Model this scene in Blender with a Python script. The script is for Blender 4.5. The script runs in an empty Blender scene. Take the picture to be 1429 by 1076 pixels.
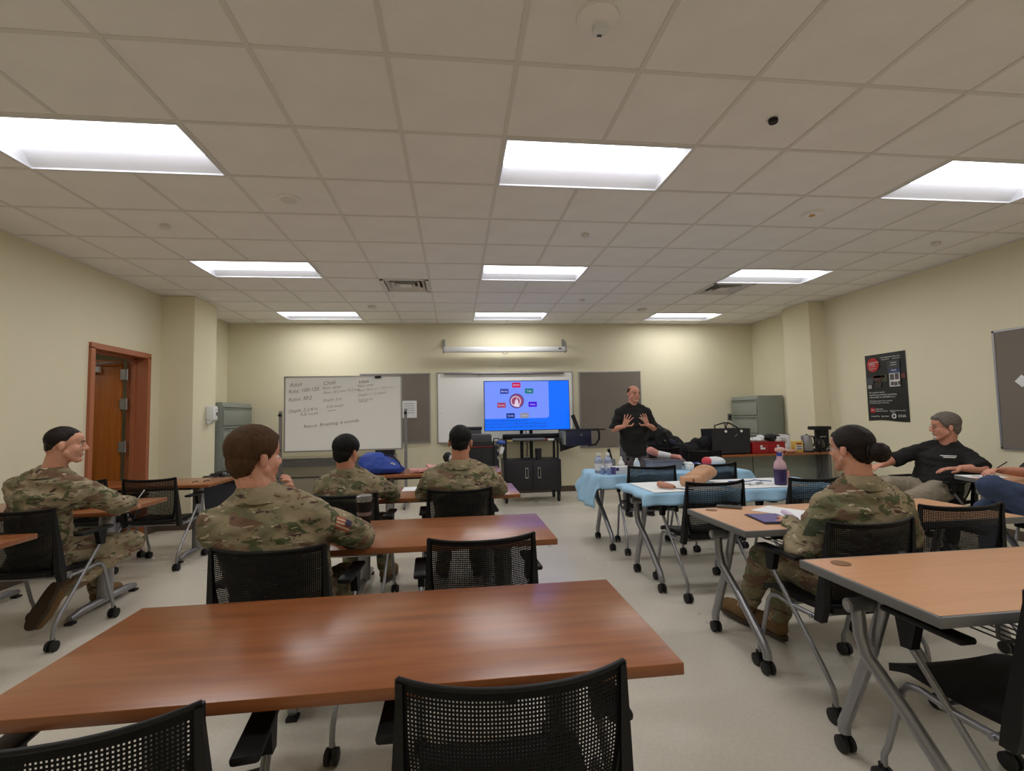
import bpy, bmesh, math, random
from mathutils import Vector, Matrix, Euler, noise
from mathutils.bvhtree import BVHTree
random.seed(7)
PI = math.pi
scene = bpy.context.scene
COL = scene.collection

# ------------------------------------------------------------------ camera, world, exposure
H = 3.05
cam_d = bpy.data.cameras.new('camera')
cam_d.sensor_fit = 'HORIZONTAL'; cam_d.sensor_width = 36.0
cam_d.lens = 673.94 / 1429 * 36.0
cam_d.clip_start = 0.02; cam_d.clip_end = 60
cam = bpy.data.objects.new('camera', cam_d); COL.objects.link(cam)
_y, _p, _r = .11725, .0631, -.02103
_f = Vector((math.sin(_y)*math.cos(_p), math.cos(_y)*math.cos(_p), math.sin(_p)))
_rt = Vector((math.cos(_y), -math.sin(_y), 0)); _up = _rt.cross(_f)
_c, _s = math.cos(_r), math.sin(_r)
_r2 = _c*_rt + _s*_up; _u2 = -_s*_rt + _c*_up
cam.matrix_world = Matrix(((_r2.x, _u2.x, -_f.x, 1.5144), (_r2.y, _u2.y, -_f.y, -2.179), (_r2.z, _u2.z, -_f.z, 1.375), (0, 0, 0, 1)))
scene.camera = cam
world = bpy.data.worlds.new('world'); scene.world = world; world.use_nodes = True
world.node_tree.nodes['Background'].inputs[0].default_value = (.8, .85, 1, 1)
world.node_tree.nodes['Background'].inputs[1].default_value = 0.05
scene.view_settings.view_transform = 'Standard'
scene.view_settings.look = 'None'
scene.view_settings.exposure = 0.0
scene.view_settings.gamma = 1.0
scene.view_settings.use_curve_mapping = False
LENS_POWER = 4.0      # emission of the ceiling light lenses
PANEL_WATT = 10.8      # lamp inside each ceiling light

# ------------------------------------------------------------------ helpers
def lin(c):
    return tuple(((v/255)/12.92 if v/255 <= .04045 else ((v/255+.055)/1.055)**2.4) for v in c)
def mat(name, rgb, rough=.6, metal=0.0, emit=None, estr=1.0, var=0.0, vscale=8.0, bump=0.0, bscale=60.0, coat=0.0, alpha=None, trans=0.0, spec=None, sss=0.0, stretch=(1, 1, 1)):
    m = bpy.data.materials.new(name); m.use_nodes = True
    nt = m.node_tree; b = nt.nodes['Principled BSDF']
    c = (*lin(rgb), 1)
    b.inputs['Base Color'].default_value = c
    b.inputs['Roughness'].default_value = rough
    b.inputs['Metallic'].default_value = metal
    b.inputs['Coat Weight'].default_value = coat
    if trans: b.inputs['Transmission Weight'].default_value = trans
    if spec is not None: b.inputs['Specular IOR Level'].default_value = spec
    if sss:
        b.inputs['Subsurface Weight'].default_value = sss; b.inputs['Subsurface Scale'].default_value = .02
    if alpha is not None: b.inputs['Alpha'].default_value = alpha
    if emit is not None:
        b.inputs['Emission Color'].default_value = (*lin(emit), 1); b.inputs['Emission Strength'].default_value = estr
    if var or bump:
        tc = nt.nodes.new('ShaderNodeTexCoord'); mp = nt.nodes.new('ShaderNodeMapping'); mp.inputs['Scale'].default_value = stretch
        nt.links.new(tc.outputs['Object'], mp.inputs['Vector'])
    if var:
        n = nt.nodes.new('ShaderNodeTexNoise'); n.inputs['Scale'].default_value = vscale; n.inputs['Detail'].default_value = 5
        r = nt.nodes.new('ShaderNodeMapRange'); r.inputs[1].default_value = .3; r.inputs[2].default_value = .7
        r.inputs[3].default_value = 1-var; r.inputs[4].default_value = 1+var
        mx = nt.nodes.new('ShaderNodeVectorMath'); mx.operation = 'SCALE'; mx.inputs[0].default_value = c[:3]
        nt.links.new(mp.outputs[0], n.inputs['Vector']); nt.links.new(n.outputs['Fac'], r.inputs[0]); nt.links.new(r.outputs[0], mx.inputs['Scale'])
        nt.links.new(mx.outputs[0], b.inputs['Base Color'])
    if bump:
        n2 = nt.nodes.new('ShaderNodeTexNoise'); n2.inputs['Scale'].default_value = bscale; n2.inputs['Detail'].default_value = 4
        bp = nt.nodes.new('ShaderNodeBump'); bp.inputs['Strength'].default_value = bump; bp.inputs['Distance'].default_value = .01
        nt.links.new(mp.outputs[0], n2.inputs['Vector']); nt.links.new(n2.outputs['Fac'], bp.inputs['Height']); nt.links.new(bp.outputs[0], b.inputs['Normal'])
    return m

class MB:
    """collects shapes in one bmesh"""
    def __init__(s): s.bm = bmesh.new()
    def _x(s, vs, M):
        if M is not None: bmesh.ops.transform(s.bm, matrix=M, verts=vs)
        return s
    def box(s, c, d, rot=None, bev=0.0, M=None):
        r = bmesh.ops.create_cube(s.bm, size=1.0); vs = r['verts']
        bmesh.ops.scale(s.bm, vec=d, verts=vs)
        if bev:
            es = list({e for v in vs for e in v.link_edges})
            q = bmesh.ops.bevel(s.bm, geom=es, offset=bev, segments=2, affect='EDGES', profile=.5)
            vs = [v for v in s._island(q['verts'][0])]
        T = Matrix.Translation(c)
        if rot is not None: T = T @ Euler(rot).to_matrix().to_4x4()
        bmesh.ops.transform(s.bm, matrix=T, verts=vs)
        return s._x(vs, M)
    def _island(s, v0):
        seen = {v0}; st = [v0]
        while st:
            v = st.pop()
            for e in v.link_edges:
                w = e.other_vert(v)
                if w not in seen: seen.add(w); st.append(w)
        return seen
    def rings(s, rings, cap=True, close=False):
        """rings: lists of points, same count each"""
        R = [[s.bm.verts.new(p) for p in r] for r in rings]
        n = len(R[0])
        m = len(R)
        for i in range(m if close else m-1):
            a, b = R[i], R[(i+1) % m]
            for k in range(n):
                s.bm.faces.new((a[k], a[(k+1) % n], b[(k+1) % n], b[k]))
        if cap and not close:
            s.bm.faces.new(R[0][::-1]); s.bm.faces.new(R[-1])
        return s
    def cyl(s, p0, p1, r0, r1=None, seg=16, cap=True):
        r1 = r0 if r1 is None else r1
        p0, p1 = Vector(p0), Vector(p1); d = (p1-p0).normalized()
        a = d.orthogonal().normalized(); b = d.cross(a)
        f = lambda p, r: [p + r*(math.cos(2*PI*k/seg)*a + math.sin(2*PI*k/seg)*b) for k in range(seg)]
        return s.rings([f(p0, r0), f(p1, r1)], cap)
    def tube(s, pts, r, seg=10, ry=None):
        pts = [Vector(p) for p in pts]
        out = []
        a = None
        for i, p in enumerate(pts):
            d = ((pts[i+1]-p).normalized() if i == 0 else (p-pts[i-1]).normalized() if i == len(pts)-1 else ((pts[i+1]-p).normalized()+(p-pts[i-1]).normalized()).normalized())
            if a is None: a = d.orthogonal().normalized()
            a = (a - a.dot(d)*d).normalized(); b = d.cross(a)
            rr = r[i] if isinstance(r, (list, tuple)) else r
            out.append([p + rr*(math.cos(2*PI*k/seg)*a + math.sin(2*PI*k/seg)*b) for k in range(seg)])
        return s.rings(out)
    def lathe(s, c, prof, seg=20, axis='Z'):
        c = Vector(c); out = []
        for r, z in prof:
            r = max(r, 1e-4)
            ring = []
            for k in range(seg):
                t = 2*PI*k/seg; x, y = r*math.cos(t), r*math.sin(t)
                ring.append(c + (Vector((x, y, z)) if axis == 'Z' else Vector((z, x, y)) if axis == 'X' else Vector((y, z, x))))
            out.append(ring)
        return s.rings(out)
    def capsule(s, p0, p1, r0, r1, seg=14, n=4):
        p0, p1 = Vector(p0), Vector(p1); d = (p1-p0)
        d = d.normalized() if d.length > 1e-6 else Vector((0, 0, 1))
        a = d.orthogonal().normalized(); b = d.cross(a); out = []
        for i in range(n+1):
            t = -PI/2*(1-i/n)*.98
            out.append((p0 + d*r0*math.sin(t), r0*math.cos(t)))
        for i in range(n+1):
            t = PI/2*(i/n)*.98
            out.append((p1 + d*r1*math.sin(t), r1*math.cos(t)))
        return s.rings([[p + r*(math.cos(2*PI*k/seg)*a + math.sin(2*PI*k/seg)*b) for k in range(seg)] for p, r in out])
    def ell(s, c, r, R=None, sub=3):
        q = bmesh.ops.create_icosphere(s.bm, subdivisions=sub, radius=1.0); vs = q['verts']
        M = Matrix.Diagonal((*r, 1))
        if R is not None: M = R.to_4x4() @ M
        bmesh.ops.transform(s.bm, matrix=Matrix.Translation(c) @ M, verts=vs)
        return s
    def loft(s, secs, seg=24, p=2.4):
        """secs: (centre, u, a, v, b) superellipse sections"""
        out = []
        for c, u, a, v, b in secs:
            ring = []
            for k in range(seg):
                t = 2*PI*k/seg; ct, st = math.cos(t), math.sin(t)
                x = math.copysign(abs(ct)**(2/p), ct); y = math.copysign(abs(st)**(2/p), st)
                ring.append(Vector(c) + Vector(u)*a*x + Vector(v)*b*y)
            out.append(ring)
        return s.rings(out)
    def grid(s, f, nu, nv, skip=None):
        V = [[s.bm.verts.new(f(i/nu, j/nv)) for j in range(nv+1)] for i in range(nu+1)]
        for i in range(nu):
            for j in range(nv):
                if skip and skip(i, j): continue
                s.bm.faces.new((V[i][j], V[i+1][j], V[i+1][j+1], V[i][j+1]))
        return s
    def poly(s, pts, depth):
        """prism: flat outline pts extruded by vector depth"""
        d = Vector(depth)
        a = [s.bm.verts.new(Vector(p)) for p in pts]; b = [s.bm.verts.new(Vector(p)+d) for p in pts]
        s.bm.faces.new(a[::-1]); s.bm.faces.new(b)
        n = len(a)
        for k in range(n): s.bm.faces.new((a[k], a[(k+1) % n], b[(k+1) % n], b[k]))
        return s
    def mesh(s, name, smooth=40, weld=False):
        if weld: bmesh.ops.remove_doubles(s.bm, verts=s.bm.verts, dist=1e-5)
        bmesh.ops.recalc_face_normals(s.bm, faces=s.bm.faces)
        me = bpy.data.meshes.new(name); s.bm.to_mesh(me); s.bm.free()
        if smooth:
            me.shade_smooth()
            if smooth < 180: me.set_sharp_from_angle(angle=math.radians(smooth))
        return me

def link(name, me, m, parent=None, kind=None):
    o = bpy.data.objects.new(name, me); COL.objects.link(o)
    if m is not None and not me.materials:
        for q in (m if isinstance(m, (list, tuple)) else [m]): me.materials.append(q)
    if parent is not None: o.parent = parent
    if kind: o['kind'] = kind
    return o
def obj(name, mb, m, parent=None, smooth=40, kind=None):
    me = mb.mesh(name, smooth)
    if parent is not None:
        off = getobj_world(parent)
        me.transform(off.inverted())
    return link(name, me, m, parent, kind)
def getobj_world(o):
    M = o.matrix_basis.copy()
    while o.parent: o = o.parent; M = o.matrix_basis @ M
    return M
def thing(name, label, cat, loc=(0, 0, 0), rz=0.0, group=None):
    o = bpy.data.objects.new(name, None); COL.objects.link(o); o.empty_display_size = .1
    o.location = loc; o.rotation_euler = (0, 0, rz)
    tag(o, label, cat, group); return o
def tag(o, label, cat, group=None):
    o['label'] = label; o['category'] = cat
    if group: o['group'] = group
    return o
def rebase(o, loc):
    """move the origin of a single-mesh thing to its base"""
    M = Matrix.Translation(loc); o.data.transform(M.inverted()); o.location = loc; return o
def dup(root, loc=None, rz=None, label=None, group=None):
    r = root.copy(); COL.objects.link(r)
    if loc is not None: r.location = loc
    if rz is not None: r.rotation_euler = (0, 0, rz)
    if label: r['label'] = label
    if group: r['group'] = group
    for ch in list(root.children):
        c = ch.copy(); COL.objects.link(c); c.parent = r
        for g in list(ch.children):
            d = g.copy(); COL.objects.link(d); d.parent = c
    return r
def text_mesh(txt, size, m, name, M, parent=None, shear=0.0, offset=0.0, ext=.0006, align='LEFT', spacing=1.0):
    """flat lettering, converted to a mesh; M places its xy plane"""
    cu = bpy.data.curves.new(name, 'FONT'); cu.body = txt; cu.size = size; cu.shear = shear; cu.offset = offset
    cu.extrude = ext; cu.align_x = align; cu.space_character = spacing; cu.resolution_u = 3
    t = bpy.data.objects.new(name, cu); COL.objects.link(t)
    dg = bpy.context.evaluated_depsgraph_get()
    me = bpy.data.meshes.new_from_object(t.evaluated_get(dg)); me.name = name
    bpy.data.objects.remove(t); bpy.data.curves.remove(cu)
    me.transform(M)
    if parent is not None: me.transform(getobj_world(parent).inverted())
    me.materials.clear()
    return link(name, me, m, parent)
def frame(o, x, y):
    """matrix with origin o, local x and y axes"""
    x = Vector(x).normalized(); y = Vector(y).normalized(); z = x.cross(y)
    return Matrix(((x.x, y.x, z.x, o[0]), (x.y, y.y, z.y, o[1]), (x.z, y.z, z.z, o[2]), (0, 0, 0, 1)))

# ------------------------------------------------------------------ materials
def wood(name, c1, c2, rough, scale=1.0, axis=0, coat=.0):
    m = bpy.data.materials.new(name); m.use_nodes = True; nt = m.node_tree; b = nt.nodes['Principled BSDF']
    tc = nt.nodes.new('ShaderNodeTexCoord'); mp = nt.nodes.new('ShaderNodeMapping')
    s = [14*scale]*3; s[axis] = 1.1*scale; mp.inputs['Scale'].default_value = s
    nt.links.new(tc.outputs['Object'], mp.inputs['Vector'])
    n = nt.nodes.new('ShaderNodeTexNoise'); n.inputs['Scale'].default_value = 1.6; n.inputs['Detail'].default_value = 8; n.inputs['Roughness'].default_value = .62; n.inputs['Distortion'].default_value = .5
    nt.links.new(mp.outputs[0], n.inputs['Vector'])
    r = nt.nodes.new('ShaderNodeValToRGB'); r.color_ramp.elements[0].position = .3; r.color_ramp.elements[0].color = (*lin(c1), 1)
    r.color_ramp.elements[1].position = .72; r.color_ramp.elements[1].color = (*lin(c2), 1)
    nt.links.new(n.outputs['Fac'], r.inputs[0]); nt.links.new(r.outputs[0], b.inputs['Base Color'])
    b.inputs['Roughness'].default_value = rough; b.inputs['Coat Weight'].default_value = coat; b.inputs['Coat Roughness'].default_value = .25
    return m
def camo_mat():
    m = bpy.data.materials.new('camouflage_cloth'); m.use_nodes = True; nt = m.node_tree; b = nt.nodes['Principled BSDF']
    tc = nt.nodes.new('ShaderNodeTexCoord')
    def layer(scale, stretch, lo, hi, off, det=3):
        mp = nt.nodes.new('ShaderNodeMapping'); mp.inputs['Scale'].default_value = stretch; mp.inputs['Location'].default_value = off
        nt.links.new(tc.outputs['Object'], mp.inputs['Vector'])
        n = nt.nodes.new('ShaderNodeTexNoise'); n.inputs['Scale'].default_value = scale; n.inputs['Detail'].default_value = det; n.inputs['Roughness'].default_value = .55; n.inputs['Distortion'].default_value = .6
        nt.links.new(mp.outputs[0], n.inputs['Vector'])
        r = nt.nodes.new('ShaderNodeMapRange'); r.inputs[1].default_value = lo; r.inputs[2].default_value = hi
        nt.links.new(n.outputs['Fac'], r.inputs[0]); return r.outputs[0]
    def mix(fac, a, c):
        mx = nt.nodes.new('ShaderNodeMix'); mx.data_type = 'RGBA'
        nt.links.new(fac, mx.inputs[0])
        if isinstance(a, tuple): mx.inputs[6].default_value = (*lin(a), 1)
        else: nt.links.new(a, mx.inputs[6])
        mx.inputs[7].default_value = (*lin(c), 1); return mx.outputs[2]
    c = mix(layer(4.5, (1, 1, 1.6), .44, .58, (0, 0, 0)), (150, 136, 108), (108, 106, 77))
    c = mix(layer(6.5, (1, 1, 2.2), .55, .575, (3, 1, 7)), c, (114, 88, 68))
    c = mix(layer(7.5, (1, 1, 2.0), .585, .60, (9, 4, 2)), c, (80, 86, 56))
    c = mix(layer(13, (1, 1, 2.6), .625, .635, (5, 8, 1)), c, (72, 54, 48))
    c = mix(layer(17, (1, 1, 3.0), .645, .655, (2, 6, 5)), c, (184, 172, 146))
    nt.links.new(c, b.inputs['Base Color']); b.inputs['Roughness'].default_value = .92
    n = nt.nodes.new('ShaderNodeTexNoise'); n.inputs['Scale'].default_value = 22; n.inputs['Detail'].default_value = 5
    bp = nt.nodes.new('ShaderNodeBump'); bp.inputs['Strength'].default_value = .5; bp.inputs['Distance'].default_value = .02
    nt.links.new(tc.outputs['Object'], n.inputs['Vector']); nt.links.new(n.outputs['Fac'], bp.inputs['Height']); nt.links.new(bp.outputs[0], b.inputs['Normal'])
    return m
M = {}
M['wall'] = mat('wall_paint', (230, 223, 195), .85, var=.02, vscale=1.5, bump=.12, bscale=90)
M['tile'] = mat('ceiling_tile', (244, 241, 238), .95, var=.03, vscale=3, bump=.35, bscale=120)
M['grid'] = mat('ceiling_grid', (226, 222, 216), .7)
M['white'] = mat('white_enamel', (228, 230, 232), .45)
M['lens'] = mat('light_lens', (250, 250, 255), .4, emit=(248, 246, 255), estr=LENS_POWER)
M['base'] = mat('rubber_base', (88, 76, 64), .6)
M['cherry'] = wood('cherry_laminate', (128, 72, 38), (164, 100, 56), .30, coat=.25)
M['cherry_edge'] = wood('cherry_edge', (108, 54, 32), (130, 70, 44), .35)
M['maple'] = wood('maple_laminate', (200, 148, 108), (212, 160, 120), .38, scale=1.2)
M['grey_edge'] = mat('grey_edge', (108, 108, 108), .45)
M['steel'] = mat('silver_tube', (150, 150, 154), .35, metal=.75)
M['chrome'] = mat('chrome', (210, 210, 212), .18, metal=1.0)
M['black'] = mat('black_plastic', (14, 14, 16), .5, spec=.35)
M['mesh'] = mat('black_mesh', (11, 11, 13), .7, spec=.25)
M['rubber'] = mat('black_rubber', (20, 20, 20), .6)
M['door'] = wood('door_veneer', (156, 88, 26), (182, 108, 40), .4, axis=2)
M['frame'] = mat('door_frame_paint', (172, 104, 70), .45)
M['cabinet'] = mat('cabinet_paint', (140, 146, 138), .5)
M['cab_dark'] = mat('cabinet_gap', (60, 62, 60), .6)
M['board'] = mat('whiteboard_face', (246, 246, 243), .22)
M['alu'] = mat('aluminium', (170, 170, 170), .35, metal=.8)
M['tack'] = mat('grey_tackboard', (128, 120, 110), .95, bump=.2, bscale=300)
M['skin'] = mat('skin', (206, 150, 124), .55, var=.05, vscale=30, sss=.08)
M['skin2'] = mat('skin_tan', (190, 132, 104), .55, var=.05, vscale=30, sss=.08)
M['skin3'] = mat('skin_red', (206, 146, 122), .55, var=.06, vscale=30, sss=.08)
M['camo'] = camo_mat()
M['boot'] = mat('boot_suede', (112, 84, 50), .9, var=.1, vscale=20)
M['sole'] = mat('boot_sole', (62, 50, 34), .8)
M['hair_brown'] = mat('brown_hair', (76, 54, 34), .75, spec=.2, var=.25, vscale=60, bump=.6, bscale=140, stretch=(1, 1, .2))
M['hair_black'] = mat('black_hair', (16, 15, 15), .6, spec=.2, var=.2, vscale=60, bump=.6, bscale=160, stretch=(1, 1, .25))
M['hair_dark'] = mat('dark_brown_hair', (30, 22, 18), .55, spec=.2, var=.3, vscale=60, bump=.5, bscale=160, stretch=(.3, 1, 1))
M['hair_grey'] = mat('grey_hair', (112, 106, 98), .6, spec=.2, var=.25, vscale=60, bump=.6, bscale=140)
M['polo'] = mat('black_polo_cloth', (22, 23, 22), .9, bump=.3, bscale=18)
M['khaki'] = mat('khaki_cloth', (152, 142, 124), .9, bump=.5, bscale=14)
M['slack'] = mat('grey_slacks', (92, 88, 94), .9, bump=.4, bscale=14)
M['jeans'] = mat('blue_denim', (52, 66, 96), .9, var=.12, vscale=20, bump=.5, bscale=16)
M['eye'] = mat('eye_white', (225, 220, 215), .3)
M['iris'] = mat('dark_iris', (40, 28, 20), .3)
M['lips'] = mat('lips', (176, 104, 92), .5)
M['drape'] = mat('blue_drape', (158, 200, 230), .8, bump=.3, bscale=30)
M['pad'] = mat('white_pad', (232, 236, 236), .9, bump=.3, bscale=40)
M['paper'] = mat('paper', (236, 238, 240), .8)
M['ink'] = mat('marker_ink', (104, 60, 52), .7)
M['blackcloth'] = mat('black_nylon', (24, 25, 28), .75, var=.2, vscale=12, bump=.6, bscale=25)
M['bluecloth'] = mat('blue_nylon', (32, 66, 160), .6, bump=.5, bscale=18)
M['cart'] = mat('cart_black', (34, 33, 38), .5)
M['red'] = mat('red_plastic', (150, 20, 24), .4)
M['tan'] = mat('training_skin', (196, 148, 112), .6, var=.06, vscale=12)
M['glasslike'] = mat('clear_plastic', (235, 240, 255), .08, trans=.85)

def floor_mat():
    m = bpy.data.materials.new('vinyl_floor'); m.use_nodes = True; nt = m.node_tree; b = nt.nodes['Principled BSDF']
    tc = nt.nodes.new('ShaderNodeTexCoord')
    def nz(s, d, lo, hi, a, bb):
        n = nt.nodes.new('ShaderNodeTexNoise'); n.inputs['Scale'].default_value = s; n.inputs['Detail'].default_value = d
        nt.links.new(tc.outputs['Object'], n.inputs['Vector'])
        r = nt.nodes.new('ShaderNodeMapRange'); r.inputs[1].default_value = lo; r.inputs[2].default_value = hi; r.inputs[3].default_value = a; r.inputs[4].default_value = bb
        nt.links.new(n.outputs['Fac'], r.inputs[0]); return r.outputs[0]
    a = nz(1.6, 4, .3, .7, .975, 1.025); c = nz(55, 5, .35, .7, .955, 1.045)
    ml = nt.nodes.new('ShaderNodeMath'); ml.operation = 'MULTIPLY'; nt.links.new(a, ml.inputs[0]); nt.links.new(c, ml.inputs[1])
    sc = nt.nodes.new('ShaderNodeVectorMath'); sc.operation = 'SCALE'; sc.inputs[0].default_value = lin((212, 205, 190)); nt.links.new(ml.outputs[0], sc.inputs['Scale'])
    nt.links.new(sc.outputs[0], b.inputs['Base Color'])
    rr = nz(3, 4, .3, .7, .27, .33); nt.links.new(rr, b.inputs['Roughness'])
    return m
M['floor'] = floor_mat()

# ------------------------------------------------------------------ the room
XL, XR, YB, YF = -2.31, 7.2, 6.46, -3.66
CXL, CXR = -1.905, 6.94          # column faces
T = .6096
def struct(name, mb, m, parent=None): return obj(name, mb, m, parent, kind='structure')
struct('floor', MB().box(((XL+XR)/2-.9, (YB+YF)/2, -.05), (XR-XL+2.2, YB-YF+.3, .1)), M['floor'])
DY0, DY1, DZ = 3.396, 4.303, 2.198       # door opening
w = MB().box((XL-.1, (YF+DY0)/2, H/2), (.2, DY0-YF, H)).box((XL-.1, (DY1+YB)/2, H/2), (.2, YB-DY1, H)).box((XL-.1, (DY0+DY1)/2, (H+DZ)/2), (.2, DY1-DY0, H-DZ))
w.box(((XL+CXL)/2, 4.895, H/2), (CXL-XL, .60, H))
struct('wall_left', w, M['wall'])
struct('wall_right', MB().box((XR+.1, (YF+YB)/2, H/2), (.2, YB-YF, H)).box(((XR+CXR)/2, 4.90, H/2), (XR-CXR, .60, H)), M['wall'])
struct('wall_back', MB().box(((XL+XR)/2, YB+.1, H/2), (XR-XL+.4, .2, H)), M['wall'])
struct('wall_front', MB().box(((XL+XR)/2, YF-.1, H/2), (XR-XL+.4, .2, H)), M['wall'])
b = MB().box(((XL+XR)/2, YB-.006, .05), (XR-XL, .012, .1)); struct('baseboard_back', b, M['base'])
b = MB().box((XL+.006, (YF+DY0-.05)/2, .05), (.012, DY0-.05-YF, .1)).box((XL+.006, (DY1+.05+4.595)/2, .05), (.012, 4.595-DY1-.05, .1)).box((XL+.006, (5.195+YB)/2, .05), (.012, YB-5.195, .1))
b.box(((XL+CXL)/2, 4.589, .05), (CXL-XL+.024, .012, .1)).box((CXL+.006, 4.895, .05), (.012, .6, .1)); struct('baseboard_left', b, M['base'])
b = MB().box((XR-.006, (YF+4.6)/2, .05), (.012, 4.6-YF, .1)).box((XR-.006, (5.2+YB)/2, .05), (.012, YB-5.2, .1)).box(((XR+CXR)/2, 4.594, .05), (XR-CXR+.024, .012, .1)).box((CXR-.006, 4.9, .05), (.012, .6, .1)); struct('baseboard_right', b, M['base'])
# hallway behind the open door
hall = MB().box((-4.3, 3.9, 1.4), (.1, 4.0, 2.8)).box((-3.4, 5.7, 1.4), (1.8, .1, 2.8)).box((-3.4, 1.9, 1.4), (1.8, .1, 2.8)).box((-3.4, 3.8, 2.75), (1.8, 4.0, .1)).box((-3.4, 3.8, -.05), (1.8, 4.0, .1))
struct('wall_hallway', hall, M['wall'])
hl = bpy.data.lights.new('hallway_light', 'AREA'); hl.size = .6; hl.energy = 4.5; hl.color = (1, .97, .92)
ho = bpy.data.objects.new('hallway_light', hl); COL.objects.link(ho); ho.location = (-3.3, 2.9, 2.62)

# ceiling: grid, tiles, lights and air vents fill the cells
nx0, nx1, ny0, ny1 = -4, 12, -6, 11
LIGHTS = [(c, r) for r in (-3, 1, 5, 9) for c in (-2, 3, 8)]
used = set()
for c, r in LIGHTS: used |= {(c, r), (c+1, r)}
VENTS = [(1, 6), (8, 6)]
used |= set(VENTS)
ceil = struct('ceiling', MB().box(((XL+XR)/2, (YB+YF)/2, H+.30), (XR-XL+.4, YB-YF+.4, .08)), M['tile'])
gb = MB()
inner = {(c+1, r) for c, r in LIGHTS}      # no bar runs through the middle of a light
for i in range(nx0, nx1+1):
    for j in range(ny0, ny1):
        if XL < i*T < XR and (i, j) not in inner:
            y0, y1 = max(j*T, YF), min((j+1)*T, YB)
            if y1 > y0: gb.box((i*T, (y0+y1)/2, H+.004), (.024, y1-y0, .010))
for j in range(ny0, ny1+1):
    y = j*T
    if YF < y < YB: gb.box(((XL+XR)/2, y, H+.0045), (XR-XL, .024, .009))
gb.box((XL+.01, (YF+YB)/2, H), (.02, YB-YF, .02)).box((XR-.01, (YF+YB)/2, H), (.02, YB-YF, .02)).box(((XL+XR)/2, YB-.01, H), (XR-XL, .02, .02))
g = obj('ceiling_grid', gb, M['grid'], ceil)
cache = {}
for i in range(nx0, nx1):
    for j in range(ny0, ny1):
        if (i, j) in used: continue
        x0, x1 = max(i*T+.008, XL), min((i+1)*T-.008, XR); y0, y1 = max(j*T+.008, YF), min((j+1)*T-.008, YB)
        if x1-x0 < .05 or y1-y0 < .05: continue
        key = (round(x1-x0, 3), round(y1-y0, 3))
        if key not in cache:
            me = MB().box((0, 0, 0), (key[0], key[1], .015)).mesh('ceiling_tile', 0); me.materials.append(M['tile']); cache[key] = me
        o = bpy.data.objects.new('ceiling_tile', cache[key]); COL.objects.link(o); o.parent = ceil
        o.location = ((x0+x1)/2, (y0+y1)/2, H+.0118 + random.uniform(-.001, .001))
# ------------------------------------------------------------------ ceiling lights
def make_light(label):
    t = thing('ceiling_light', label, 'ceiling light', (0, 0, H), group='recessed ceiling lights')
    w, d = 2*T-.03, T-.03
    hx, hy, up = w/2, d/2, .10
    m = MB()       # sloping reflector pan, open below
    ix, iy = hx-.03, .15
    o = [(-hx, -hy, 0), (hx, -hy, 0), (hx, hy, 0), (-hx, hy, 0)]; q = [(-ix, -iy, up), (ix, -iy, up), (ix, iy, up), (-ix, iy, up)]
    V = [m.bm.verts.new(p) for p in o]; W = [m.bm.verts.new(p) for p in q]
    for k in range(4): m.bm.faces.new((V[k], V[(k+1) % 4], W[(k+1) % 4], W[k]))
    m.bm.faces.new(W)
    link('reflector_pan', m.mesh('reflector_pan', 0), M['white'], t)
    m = MB().box((0, -hy, 0), (w, .012, .014)).box((0, hy, 0), (w, .012, .014)).box((-hx, 0, 0), (.012, d, .014)).box((hx, 0, 0), (.012, d, .014))
    link('trim_frame', m.mesh('trim_frame', 0), M['white'], t)
    n = 10; R = []
    for k in range(n+1):
        a = PI*k/n; R.append((-iy*math.cos(a)*.97, up-.004-(up-.008)*math.sin(a)))
    m = MB().grid(lambda u, v: (-ix+.012 + u*(2*ix-.024), R[round(v*n)][0], R[round(v*n)][1]), 1, n)
    link('lens', m.mesh('lens', 180), M['lens'], t)
    for s in (-1, 1):
        m = MB().poly([(s*(ix-.011), y, z) for y, z in R], (s*.008, 0, 0)); link('lens_end', m.mesh('lens_end', 0), M['lens'], t)
    ld = bpy.data.lights.get('tube_light')
    if ld is None:
        ld = bpy.data.lights.new('tube_light', 'AREA'); ld.shape = 'RECTANGLE'; ld.size = 2*ix-.1; ld.size_y = .2; ld.energy = PANEL_WATT; ld.color = (1.0, .993, .97); ld.spread = PI*.98
    lo = bpy.data.objects.new('lamp', ld); COL.objects.link(lo); lo.parent = t; lo.location = (0, 0, -.004)
    return t
L0 = None
rown = {-3: 'behind the camera', 1: 'nearest the camera', 5: 'in the middle row', 9: 'nearest the whiteboards'}
coln = {-2: 'left', 3: 'centre', 8: 'right'}
for c, r in LIGHTS:
    lab = f'{coln[c]} recessed two by four ceiling light {rown[r]}'
    if L0 is None: L0 = make_light(lab); o = L0
    else: o = dup(L0, label=lab)
    o.location = ((c+1)*T, (r+.5)*T, H)
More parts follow.
